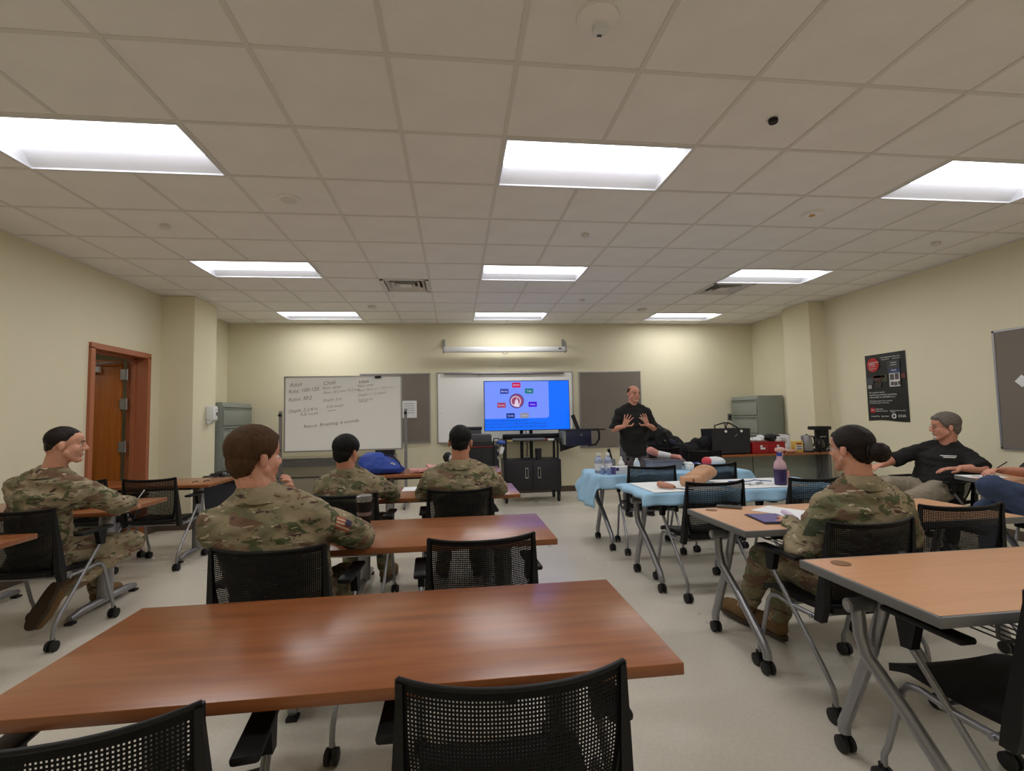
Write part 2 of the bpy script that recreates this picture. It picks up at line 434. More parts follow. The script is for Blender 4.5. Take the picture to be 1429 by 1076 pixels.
# ------------------------------------------------------------------ air vents and small ceiling fittings
def vent(c, r, label):
    t = thing('ceiling_vent', label, 'vent', ((c+.5)*T, (r+.5)*T, H))
    s = T-.03
    m = MB()
    for k in (-1, 1):
        m.box((0, k*(s/2-.02), 0), (s, .04, .012)).box((k*(s/2-.02), 0, 0), (.04, s, .012))
    link('outer_frame', m.mesh('outer_frame', 0), M['grid'], t)
    link('duct', MB().box((0, 0, .09), (s, s, .06)).mesh('duct', 0), M['cab_dark'], t)
    for i, q in enumerate((.235, .175, .115)):
        m = MB(); a, bb = q, q-.038
        V = [m.bm.verts.new((x*a, y*a, -.004)) for x, y in ((-1, -1), (1, -1), (1, 1), (-1, 1))]; W = [m.bm.verts.new((x*bb, y*bb, .035)) for x, y in ((-1, -1), (1, -1), (1, 1), (-1, 1))]
        for k in range(4): m.bm.faces.new((V[k], V[(k+1) % 4], W[(k+1) % 4], W[k]))
        link('vane', m.mesh('vane', 0), M['grid'], t)
    link('centre_plate', MB().box((0, 0, .0), (.14, .14, .006)).mesh('centre_plate', 0), M['grid'], t)
vent(1, 6, 'square louvred air vent in the ceiling left of the projection screen')
vent(8, 6, 'square louvred air vent in the ceiling by the right middle light')
def disc(name, x, y, r, h, label, cat, m, prof=None):
    p = prof or [(0, 0), (r, 0), (r, -h*.5), (r*.9, -h), (0, -h)]
    o = obj(name, MB().lathe((x, y, H), p, 28), m); tag(o, label, cat); return rebase(o, (x, y, H))
t = thing('smoke_detector', 'large round white smoke detector nearest the camera', 'smoke detector', (2.134, -.295, H))
obj('base_plate', MB().lathe((2.134, -.295, H), [(0, .01), (.085, .01), (.09, 0), (.088, -.012), (.07, -.02), (0, -.02)], 32), M['tile'], t)
obj('sensor', MB().lathe((2.15, -.27, H-.02), [(0, 0), (.033, 0), (.03, -.022), (.02, -.03), (0, -.031)], 24), M['white'], t)
obj('lens_slot', MB().box((2.15, -.262, H-.05), (.02, .012, .004)), M['cab_dark'], t)
t = thing('ceiling_detector', 'round white ceiling detector with an amber patch, right side', 'detector', (4.571, 1.524, H))
obj('base_plate', MB().lathe((4.571, 1.524, H), [(0, .01), (.085, .01), (.088, 0), (.08, -.02), (.05, -.03), (0, -.03)], 28), M['tile'], t)
obj('amber_patch', MB().lathe((4.545, 1.50, H-.026), [(0, 0), (.026, 0), (.024, -.006), (0, -.007)], 18), mat('amber', (200, 150, 80), .5), t)
t = thing('ceiling_speaker', 'round off-white ceiling speaker between left and centre lights', 'speaker', (.285, 1.54, H))
obj('rim', MB().lathe((.285, 1.54, H), [(0, .01), (.075, .01), (.08, 0), (.078, -.01), (.066, -.014), (0, -.014)], 28), M['tile'], t)
obj('grille', MB().lathe((.285, 1.54, H-.014), [(0, 0), (.058, 0), (.055, -.006), (0, -.008)], 28), M['grid'], t)
disc('ceiling_camera', 3.357, .309, .026, .02, 'small black ceiling camera dome right of the centre light', 'camera', M['black'])
for x, y, r, lab in ((3.367, 4.606, .04, 'small domed sprinkler head in the ceiling before the screen'), (4.533, 5.243, .075, 'wide round ceiling plate near the far right light'),
                     (.293, 5.142, .06, 'round ceiling plate right of the far left light'), (-.917, 2.14, .04, 'small white sprinkler cap near the left wall'),
                     (2.738, 2.11, .035, 'small white sprinkler cap beyond the near centre light'), (6.414, 2.119, .04, 'small white sprinkler cap near the right wall')):
    disc('sprinkler_cap', x, y, r, .025, lab, 'sprinkler', M['grid'])

# ------------------------------------------------------------------ door, frame and things on the walls
fr = MB()
for y in (DY0-.02, DY1+.02): fr.box((XL-.09, y, DZ/2), (.24, .06, DZ))
fr.box((XL-.09, (DY0+DY1)/2, DZ+.02), (.24, DY1-DY0+.10, .06))
for y in (DY0+.018, DY1-.018): fr.box((XL-.13, y, DZ/2), (.04, .03, DZ))
fr.box((XL-.13, (DY0+DY1)/2, DZ-.02), (.04, DY1-DY0, .03))
struct('trim_1', fr, M['frame'])
d1 = bpy.data.objects.new('door_1', None); COL.objects.link(d1); d1['kind'] = 'structure'
d1.location = (XL-.21, DY1-.06, 0); d1.rotation_euler = (0, 0, math.radians(186))
lf = MB().box((.47, 0, 1.09), (.90, .045, 2.14), bev=.003); link('door_leaf', lf.mesh('door_leaf'), M['door'], d1)
for z in (.25, 1.1, 1.62, 1.98):
    h = link('hinge', MB().box((.0, 0, z), (.05, .07, .13)).cyl((-.03, 0, z-.07), (-.03, 0, z+.07), .011).mesh('hinge'), M['alu'], d1)
link('closer_body', MB().box((.36, .055, 2.04), (.26, .06, .07), bev=.006).mesh('closer_body'), M['white'], d1)
link('closer_arm', MB().tube([(.30, .06, 2.10), (.12, .10, 2.12), (-.04, .05, 2.13)], .009).mesh('closer_arm'), M['alu'], d1)
link('door_handle', MB().tube([(.86, .02, 1.0), (.86, .07, 1.0), (.76, .075, 1.0)], .011).mesh('door_handle'), M['chrome'], d1)

def wall_disp():
    t = thing('soap_dispenser', 'white hand sanitizer dispenser on the left column', 'dispenser', (CXL, 4.98, 1.36))
    m = MB().box((CXL+.055, 4.98, 1.50), (.11, .13, .20), bev=.02); m.poly([(CXL+.002, 4.93, 1.40), (CXL+.10, 4.93, 1.40), (CXL+.03, 4.93, 1.345)], (0, .10, 0))
    obj('housing', m, M['white'], t)
    obj('window', MB().box((CXL+.111, 5.0, 1.49), (.004, .035, .05)), mat('smoked_window', (90, 90, 95), .2), t)
    obj('logo_strip', MB().box((CXL+.111, 4.98, 1.55), (.003, .05, .012)), M['alu'], t)
wall_disp()
def panel(name, x0, x1, z0, z1, y, m, label, cat, fm, fw=.02, th=.02):
    t = thing(name, label, cat, ((x0+x1)/2, y, z0))
    obj('panel', MB().box(((x0+x1)/2, y-th/2, (z0+z1)/2), (x1-x0-.01, th, z1-z0-.01)), m, t)
    f = MB().box(((x0+x1)/2, y-th/2-.002, z0), (x1-x0+fw, th+.006, fw)).box(((x0+x1)/2, y-th/2-.002, z1), (x1-x0+fw, th+.006, fw))
    f.box((x0, y-th/2-.002, (z0+z1)/2), (fw, th+.006, z1-z0)).box((x1, y-th/2-.002, (z0+z1)/2), (fw, th+.006, z1-z0))
    obj('frame', f, fm, t); return t
panel('tack_board', -.124, 1.066, .95, 2.155, YB, M['tack'], 'grey framed tackboard partly behind the rolling whiteboard', 'tackboard', M['alu'])
panel('tack_board', 3.77, 4.93, .78, 2.15, YB, M['tack'], 'grey tackboard behind the standing man', 'tackboard', M['alu'])
wb = panel('wall_whiteboard', 1.20, 3.64, .93, 2.16, YB, M['board'], 'wide wall whiteboard behind the blue screen', 'whiteboard', M['alu'])
obj('map_rail', MB().cyl((1.324, YB-.045, 2.145), (3.48, YB-.045, 2.14), .017, seg=10), M['steel'], wb)
obj('rail_hook', MB().box((1.95, YB-.05, 2.115), (.02, .015, .03)), M['alu'], wb)
obj('tray', MB().box((2.42, YB-.05, .925), (2.3, .07, .015)), M['alu'], wb)
obj('magnet', MB().lathe((1.26, YB-.02, 1.45), [(0, 0), (.016, 0), (.016, .01), (0, .01)], 14, 'Y'), M['cab_dark'], wb)
t = thing('notice', 'white printed sheet on the tackboard beside the rolling board', 'paper', (.70, YB-.03, 1.38))
obj('sheet', MB().box((.70, YB-.026, 1.53), (.28, .004, .30)), M['paper'], t)
for k in range(5): obj('line', MB().box((.71, YB-.0285, 1.63-.04*k), (.18, .001, .008)), M['tack'], t)
t = thing('light_switch', 'grey steel switch plate beside the right filing cabinet', 'switch', (6.67, YB, 1.2))
obj('plate', MB().box((6.671, YB-.004, 1.27), (.08, .008, .125), bev=.003), M['steel'], t); obj('toggle', MB().box((6.671, YB-.012, 1.27), (.02, .014, .04)), M['black'], t)
# projection screen, rolled up on two wall arms
t = thing('projection_screen', 'rolled up projection screen housing on two wall brackets', 'projection screen', (2.4, YB-.15, 2.5))
sc = MB().box((2.405, YB-.20, 2.55), (2.17, .09, .09), bev=.02); obj('housing', sc, M['white'], t)
for x in (1.32, 3.49):
    obj('end_cap', MB().box((x, YB-.20, 2.55), (.03, .10, .11), bev=.006), M['alu'], t)
    br = MB().box((x, YB-.10, 2.68), (.03, .20, .02)).box((x, YB-.20, 2.63), (.03, .03, .12)).box((x, YB-.01, 2.68), (.05, .02, .16)); obj('wall_bracket', br, M['alu'], t)
obj('pull_handle', MB().tube([(2.36, YB-.20, 2.505), (2.36, YB-.20, 2.475), (2.44, YB-.20, 2.475), (2.44, YB-.20, 2.505)], .006), M['steel'], t)
obj('pull_cord', MB().tube([(2.40, YB-.20, 2.475), (2.28, YB-.09, 2.28), (2.13, YB-.05, 2.16)], .003), M['white'], t)
obj('badge', MB().box((3.38, YB-.2465, 2.56), (.05, .003, .02)), M['black'], t)

# poster on the right wall (local x runs towards the camera side, i.e. world -Y, seen left to right)
PM = frame((XR-.004, 3.905, 1.205), (0, -1, 0), (0, 0, 1))
t = thing('poster', 'black printed poster with a red disc taped to the right wall', 'poster', (XR-.004, 3.6, 1.2))
def pobj(name, mb, m): 
    me = mb.mesh(name, 0); me.transform(PM); me.transform(getobj_world(t).inverted()); return link(name, me, m, t)
white_ink = mat('white_print', (214, 214, 210), .7); red_ink = mat('red_print', (176, 34, 38), .6)
def sheetf(u, v): return (u*.61, v*.90 + (.012*math.sin(5*u) if v < .02 else 0), .002+.002*math.sin(3*u+1)*(1-v))
pobj('sheet', MB().grid(sheetf, 10, 10), mat('poster_black', (28, 30, 28), .45))
def pdisc(x, y, r, m, name, z=.010): pobj(name, MB().lathe((x, y, z), [(0, 0), (r, 0), (r, .001), (0, .001)], 28), m)
pdisc(.13, .76, .095, red_ink, 'red_disc')
def ptext(s, x, y, size, m=white_ink, name='lettering', z=.0115, rot=0):
    text_mesh(s, size, m, name, PM @ Matrix.Translation((x, y, z)) @ Matrix.Rotation(rot, 4, 'Z'), t)
ptext('DOWNLOAD', .07, .785, .025); ptext('MOBILE', .06, .76, .030); ptext('APP TODAY', .068, .735, .02); ptext('medical care training', .055, .71, .014); ptext('at no cost', .08, .69, .014)
ptext('www.deployedmedicine.com', .25, .838, .025); ptext('@deployedmed', .27, .812, .018); ptext('@deployedmed', .43, .812, .018)
for i, (x, y, w_, h_, c) in enumerate(((.02, .50, .10, .09, (70, 78, 84)), (.13, .54, .12, .07, (84, 52, 48)), (.26, .52, .08, .10, (66, 70, 48)), (.03, .44, .06, .05, (170, 170, 172)), (.14, .45, .10, .07, (60, 52, 44)), (.10, .58, .20, .03, (96, 56, 50)), (.54, .55, .06, .06, (110, 60, 56)))):
    pobj('photo_patch', MB().box((x+w_/2, y+h_/2, .0095), (w_, h_, .001)), mat('photo_tone', c, .6))
pobj('phone_outline', MB().box((.44, .62, .010), (.175, .35, .001)), mat('phone_grey', (58, 62, 62), .5))
pobj('phone_screen', MB().box((.445, .56, .0108), (.15, .22, .001)), white_ink)
pobj('phone_banner', MB().box((.445, .655, .0116), (.15, .06, .001)), mat('banner_blue', (48, 62, 108), .5))
ptext('DHA', .405, .65, .035, z=.0125); ptext('TRAINING', .40, .755, .018, M['grid']); ptext('MATERIALS', .395, .725, .018, M['grid'])
for x, y, w_, h_ in ((.41, .575, .06, .075), (.48, .58, .055, .08), (.41, .49, .045, .05), (.46, .485, .045, .05), (.505, .49, .03, .05)):
    pobj('phone_tile', MB().box((x, y, .0118), (w_, h_, .001)), mat('tile_tone', (88, 80, 80), .6))
for k, s_ in enumerate(('The premier site for', 'expeditionary medicine preventing', 'responsibility for battlefield care.')): ptext(s_, .04, .375-.032*k, .030)
ptext('All training content is free, accurate', .04, .262, .024); ptext('and always ready for everyone.', .04, .235, .024)
pobj('red_square', MB().box((.082, .145, .010), (.07, .07, .001)), red_ink); ptext('DM', .055, .135, .034)
ptext('DEPLOYED', .125, .150, .024); ptext('MEDICINE TRAINING', .125, .125, .020)
ptext('Google Play', .05, .055, .028); ptext('App Store', .21, .055, .028)
pdisc(.40, .065, .034, white_ink, 'round_seal'); pdisc(.40, .065, .018, mat('seal_dark', (60, 60, 60), .6), 'seal_centre', .0115); ptext('DHA', .46, .048, .052); ptext('JOINT TRAUMA', .34, .13, .018); ptext('SYSTEM', .36, .112, .018); ptext('Defense Health', .47, .13, .016)

t = thing('tack_board', 'grey tackboard on the right wall at the frame edge', 'tackboard', (XR, 1.5, .93))
obj('panel', MB().box((XR-.01, 1.36, 1.545), (.02, 1.81, 1.22)), M['tack'], t)
f = MB().box((XR-.012, 1.36, .935), (.026, 1.84, .02)).box((XR-.012, 1.36, 2.155), (.026, 1.84, .02)).box((XR-.012, 2.27, 1.545), (.026, .02, 1.24)).box((XR-.012, .45, 1.545), (.026, .02, 1.24))
obj('frame', f, M['alu'], t)
o = obj('sticker', MB().box((XR-.0225, 2.04, 1.62), (.002, .09, .09), rot=(math.radians(45), 0, 0)), M['paper']); tag(rebase(o, (XR-.022, 2.04, 1.62)), 'small white diamond sticker on the right tackboard', 'sticker')

# ------------------------------------------------------------------ filing cabinets
def file_cabinet(name, label, x, y0, y1, x1, h, n, face):
    """face: +1 drawers look towards +X, -1 towards -X"""
    t = thing(name, label, 'cabinet', ((x+x1)/2, (y0+y1)/2, 0))
    obj('body', MB().box(((x+x1)/2, (y0+y1)/2, h/2), (abs(x1-x), y1-y0, h), bev=.006), M['cabinet'], t)
    xf = x1 if face > 0 else x
    hh = (h-.10)/n
    for k in range(n):
        z = .06 + hh*(k+.5)
        d = obj('drawer', MB().box((xf+face*.011, (y0+y1)/2, z), (.02, y1-y0-.03, hh-.018), bev=.004), M['cabinet'], t)
        obj('pull_groove', MB().box((xf+face*.020, (y0+y1)/2, z+hh/2-.035), (.008, y1-y0-.06, .016)), M['cab_dark'], d)
        obj('pull_lip', MB().box((xf+face*.026, (y0+y1)/2, z+hh/2-.050), (.012, y1-y0-.06, .012)), M['cabinet'], d)
    return t
file_cabinet('filing_cabinet', 'tall grey filing cabinet in the left far corner', XL+.03, 5.32, 6.32, -1.87, 1.665, 5, 1)
file_cabinet('filing_cabinet', 'tall grey filing cabinet in the right far corner', 6.70, 5.62, 6.40, XR-.03, 1.64, 5, -1)

# ------------------------------------------------------------------ rolling whiteboard with handwriting
t = thing('rolling_whiteboard', 'rolling whiteboard with handwritten notes in a silver stand', 'whiteboard', (-.21, 5.6, 0))
WY = 5.6
obj('writing_surface', MB().box((-.21, WY, 1.475), (1.74, .018, 1.13)), M['board'], t)
f = MB()
for z in (.90, 2.045): f.box((-.21, WY, z), (1.77, .03, .022))
for x in (-1.09, .67): f.box((x, WY, 1.475), (.022, .03, 1.15))
obj('frame', f, M['alu'], t)
for x in (-1.15, .73):
    obj('post', MB().box((x, WY, .80), (.045, .03, 1.44)), M['steel'], t)
    obj('foot', MB().box((x, WY, .06), (.045, .60, .035)), M['steel'], t)
    obj('pivot_knob', MB().lathe((x, WY-.02, 1.46), [(0, 0), (.022, 0), (.022, -.035), (0, -.035)], 14, 'Y'), M['black'], t)
    for y in (-.27, .27): obj('caster', MB().lathe((x-.01, WY+y, .025), [(0, 0), (.025, 0), (.025, .02), (0, .02)], 14, 'X'), M['rubber'], t)
obj('crossbar', MB().box((-.21, WY+.02, .18), (1.84, .03, .05)), M['steel'], t)
obj('eraser_clip', MB().box((.31, WY-.03, 2.03), (.09, .04, .035), bev=.005), M['black'], t)
WM = frame((-1.08, WY-.011, .91), (1, 0, 0), (0, 0, 1))
def wtext(s, x, z, size, rot=.10, name='handwriting'):
    text_mesh(s, size, M['ink'], name, WM @ Matrix.Translation((x, z, .002)) @ Matrix.Rotation(rot, 4, 'Z'), t, shear=.25, offset=-.0014)
for s, x, z, q in (('Adult', .06, .98, .085), ('Rate: 100-120', .045, .88, .080), ('Ratio: 30:2', .045, .755, .080), ('Depth: 2-2.4 in', .05, .58, .070), ('Full recoil', .22, .53, .065),
                   ('Child', .56, 1.0, .085), ('Rate: same', .55, .935, .062), ('Ratio: 30:2 one/15:2 two', .56, .865, .055), ('Depth: 2 in', .56, .745, .060), ('Full recoil', .61, .645, .062),
                   ('Infant', 1.09, 1.02, .072), ('Rate: same', 1.08, .965, .055), ('Ratio: 30:2 one // 15:2 two', 1.08, .895, .050), ('Depth: 1 1/2 inches', 1.08, .82, .055), ('Full recoil', 1.09, .745, .055),
                   ('Rescue  Breathing  6 seconds', .27, .345, .070)):
    wtext(s, x, z, q)
for x0, z0, x1, z1 in ((.62, .60, .75, .615), (1.10, .735, 1.22, .745)):
    obj('underline', MB().tube([(-1.08+x0, WY-.012, .91+z0), (-1.08+x1, WY-.012, .91+z1)], .002, seg=6), M['ink'], t)
# low grey cabinet behind the board and the dark case on it
t = thing('low_cabinet', 'low wide grey metal cabinet behind the rolling whiteboard', 'cabinet', (-.4, 6.2, 0))
obj('body', MB().box((-.45, 6.22, .38), (1.9, .44, .76), bev=.005), mat('cabinet_tan', (150, 142, 122), .6), t)
obj('top_band', MB().box((-.45, 5.99, .70), (1.92, .03, .13)), M['grey_edge'], t)
for k in range(3): obj('vent_slot', MB().box((-.95+.55*k, 5.972, .72), (.18, .004, .008)), M['cabinet'], t)
obj('drawer_line', MB().box((-.45, 5.995, .46), (1.88, .012, .02)), M['cab_dark'], t)
t = thing('dark_case', 'black box under the rolling whiteboard behind the blue bag', 'box', (.40, 6.2, .76))
obj('shell', MB().box((.34, 6.15, .86), (.30, .25, .19), bev=.01), M['cart'], t); obj('latch', MB().box((.34, 6.02, .88), (.05, .01, .03)), M['steel'], t)

# ------------------------------------------------------------------ TV on its cart
t = thing('tv_cart', 'black rolling cart carrying a large lit television', 'tv cart', (2.68, 5.75, 0))
CY = 5.72; cart_root = t
obj('cabinet_body', MB().box((2.72, CY, .43), (.92, .50, .48), bev=.008), M['cart'], t)
for s, x in ((-1, 2.50), (1, 2.94)):
    d = obj('door', MB().box((x, CY-.258, .43), (.43, .014, .45), bev=.003), M['cart'], t)
    hnd = MB(); hx = x + (-s)*.12
    hnd.box((hx, CY-.272, .47), (.05, .012, .17)); obj('handle', hnd, M['chrome'], d)
    obj('handle_recess', MB().box((hx, CY-.280, .47), (.026, .006, .13)), M['black'], d)
for x in (2.30, 3.14):
    for y in (CY-.2, CY+.2):
        obj('caster', MB().lathe((x-.02, y, .055), [(0, 0), (.055, 0), (.055, .035), (0, .035)], 18, 'X').box((x, y, .13), (.05, .05, .12)), M['rubber'], t)
    obj('upright', MB().box((x, CY+.1, .82), (.035, .035, .34)), M['cart'], t); obj('upright', MB().box((x, CY-.2, .82), (.03, .03, .34)), M['cart'], t)
obj('shelf', MB().box((2.72, CY-.02, .985), (.94, .50, .035), bev=.004), M['cart'], t)
obj('sound_bar', MB().box((2.72, CY-.14, 1.045), (.92, .10, .075), bev=.01), M['black'], t)
obj('keyboard_tray', MB().box((2.66, CY-.29, 1.00), (.52, .14, .035), bev=.01), M['grey_edge'], t)
obj('yellow_label', MB().box((2.36, CY-.275, .985), (.09, .004, .03)), mat('label_yellow', (196, 176, 110), .6), t)
obj('red_label', MB().box((2.93, CY-.275, .99), (.07, .004, .03)), M['red'], t)
obj('white_label', MB().box((3.02, CY-.275, .99), (.10, .004, .03)), M['paper'], t)
obj('speaker_cup', MB().lathe((2.83, CY-.16, .675), [(0, 0), (.05, 0), (.055, .17), (0, .17)], 18), M['cart'], t)
for x in (2.60, 2.76): obj('mast', MB().box((x, CY+.12, 1.15), (.05, .05, .96)), M['cart'], t)
obj('cables', MB().tube([(2.66, CY+.05, .67), (2.69, CY+.02, .85), (2.65, CY+.06, 1.0), (2.68, CY+.05, 1.2)], .006).tube([(2.70, CY+.05, .67), (2.66, CY+.02, .8), (2.71, CY+.06, 1.0)], .005), M['rubber'], t)
tv = obj('television', MB().box((2.685, CY-.02, 1.545), (1.42, .05, .82), bev=.006), M['black'], t)
TY = CY-.047
def scol(c, k=1.0): 
    return mat('screen_colour', (5, 5, 8), .25, emit=c, estr=SCREEN*k)
SCREEN = 1.0
TM = frame((1.985, TY, 1.145), (1, 0, 0), (0, 0, 1))
def tvp(name, mb, m):
    me = mb.mesh(name, 0); me.transform(TM); me.transform(getobj_world(tv).inverted()); return link(name, me, m, tv)
tvp('screen', MB().box((.70, .40, .001), (1.40, .80, .002)), scol((4, 108, 255)))
def rrect(x0, y0, x1, y1, r, corners=(1, 1, 1, 1), n=6):
    P = []
    for (cx, cy, a0), on in zip(((x1-r, y1-r, 0), (x0+r, y1-r, 90), (x0+r, y0+r, 180), (x1-r, y0+r, 270)), corners):
        if on:
            for k in range(n+1):
                a = math.radians(a0+90*k/n); P.append((cx+r*math.cos(a), cy+r*math.sin(a)))
        else:
            P.append((cx+(r if a0 in (0, 270) else -r), cy+(r if a0 in (0, 90) else -r)))
    return P
def rr(name, x0, y0, x1, y1, r, z, m, corners=(1, 1, 1, 1)):
    tvp(name, MB().poly([(x, y, z) for x, y in rrect(x0, y0, x1, y1, r, corners)], (0, 0, .001)), m)
rr('slide_panel', .0, .19, 1.06, .795, .05, .003, scol((116, 146, 255)), (0, 0, 0, 1))
boxes = ((.525, .735, (196, 10, 84), 'MARCH'), (.325, .635, (44, 66, 160), 'Bleeding'), (.735, .635, (24, 118, 128), 'Triage'), (.275, .41, (160, 62, 96), 'Evacuate'),
         (.79, .415, (70, 0, 215), 'Airway'), (.42, .235, (6, 50, 140), 'Casualty'), (.65, .235, (140, 140, 150), 'Record'))
for x, y, c, s_ in boxes:
    rr('slide_button', x-.07, y-.042, x+.07, y+.042, .012, .0045, scol(c))
    text_mesh(s_, .030, scol((210, 215, 255)), 'button_text', TM @ Matrix.Translation((x, y-.010, .006)), tv, align='CENTER')
def ring(name, x, y, r0, r1, z, m):
    mb = MB(); n = 36
    A = [[(x+r*math.cos(2*PI*k/n), y+r*math.sin(2*PI*k/n), zz) for k in range(n)] for r, zz in ((r0, z), (r1, z), (r1, z+.001), (r0, z+.001))]
    mb.rings(A, close=True); tvp(name, mb, m)
tvp('emblem_disc', MB().lathe((.525, .475, .0045), [(0, 0), (.105, 0), (.105, .001), (0, .001)], 36), scol((150, 66, 104)))
ring('emblem_ring', .525, .475, .100, .122, .0045, scol((86, 66, 140)))
ring('emblem_arc', .510, .470, .070, .084, .006, scol((214, 200, 226)))
tvp('emblem_figure', MB().poly([(x, y, .0065) for x, y in ((.50, .38), (.56, .375), (.575, .40), (.555, .42), (.55, .47), (.535, .50), (.53, .54), (.52, .50), (.50, .48), (.49, .43), (.475, .41))], (0, 0, .001)), scol((220, 205, 228)))
for k, s_ in enumerate(('the skill of comprehensive Basic Care', 'covers all phases: the Combat Casualty (C) Phase, and', 'the basic needs of prolonged field care for the casualty')):
    text_mesh(s_, .045, scol((10, 50, 150)), 'caption_text', TM @ Matrix.Translation((.015, .14-.048*k, .004)), tv)
# side console of the cart, right of the screen
t = cart_root
nb_ = mat('console_blue', (30, 34, 66), .5)
obj('console_housing', MB().box((3.46, CY-.12, 1.00), (.42, .42, .24), bev=.008), nb_, t)
obj('left_cheek', MB().box((3.235, CY-.12, 1.01), (.03, .42, .22)), M['cabinet'], t)
obj('top_shelf', MB().box((3.56, CY-.12, 1.13), (.68, .44, .02)), M['cart'], t)
obj('knob', MB().lathe((3.50, CY-.33, 1.05), [(0, 0), (.016, 0), (.016, -.015), (0, -.015)], 14, 'Y'), M['chrome'], t)
obj('side_hoop', MB().tube([(3.67, CY-.12, 1.12), (3.84, CY-.12, 1.12), (3.86, CY-.12, 1.08), (3.86, CY-.12, .97), (3.80, CY-.12, .88), (3.67, CY-.12, .86)], .018), M['cart'], t)
obj('tablet_arm', MB().box((3.47, CY-.1, 1.25), (.06, .03, .26), rot=(0, -.35, 0)), M['cart'], t)
obj('support_bracket', MB().poly([(3.20, CY-.14, .95), (3.55, CY-.14, .88), (3.20, CY-.14, .78)], (0, .04, 0)), M['cart'], t)
# ------------------------------------------------------------------ tables
TZ = .755
def caster(mb, x, y, r=.032):
    mb.lathe((x-.028, y, r), [(0, 0), (r*.7, 0), (r, .004), (r, .02), (r*.8, .022), (.008, .022), (.008, .034), (r*.8, .034), (r, .036), (r, .052), (r*.7, .056), (0, .056)], 18, 'X')
    mb.cyl((x, y, r), (x, y+.005, r+.045), .012, seg=10)
def cherry_table(label, x0, x1, y0, y1, group='cherry topped tables on the left side'):
    cx, cy = (x0+x1)/2, (y0+y1)/2
    t = thing('classroom_table', label, 'table', (cx, cy, 0), group=group)
    obj('tabletop', MB().box((cx, cy, TZ-.015), (x1-x0, y1-y0, .03), bev=.003), M['cherry'], t)
    for x in (x0+.25, x1-.25):
        lg = MB().lathe((x, cy, .06), [(0, 0), (.05, 0), (.05, .62), (.045, .63), (0, .63)], 20)
        obj('column', lg, M['steel'], t)
        obj('floor_bar', MB().tube([(x, cy-.34, .040), (x, cy-.25, .055), (x, cy+.25, .055), (x, cy+.34, .040)], [.022, .028, .028, .022], seg=12), M['steel'], t)
        for s in (-1, 1): obj('glide', MB().box((x, cy+s*.33, .008), (.05, .05, .016)), M['rubber'], t)
        obj('top_bracket', MB().box((x, cy, TZ-.045), (.06, .46, .03), bev=.004), M['black'], t)
    obj('latch', MB().box((x1-.08, cy-.1, TZ-.04), (.09, .03, .02)), M['black'], t)
    obj('under_beam', MB().box((cx, cy, TZ-.06), (x1-x0-.5, .04, .05)), M['black'], t)
    return t
cherry_table('long cherry table closest to the camera', .455, 2.07, -.995, -.37)
cherry_table('cherry table with the black tumbler before the bearded-less seated soldier'.replace('bearded-less ', 'brown-haired '), .50, 2.015, .25, .90)
cherry_table('cherry table under a white sheet before two dark-haired soldiers', .50, 2.02, 1.68, 2.32)
cherry_table('far cherry table carrying the blue bag', .50, 2.02, 3.27, 3.90)
cherry_table('cherry table against the left wall where a soldier writes', -2.27, -.90, 1.60, 2.24)
cherry_table('cherry table corner at the left edge, behind the writing soldier', -2.27, -.90, .34, .97)
cherry_table('far left cherry table near the open door', -2.27, -.955, 3.04, 3.67)

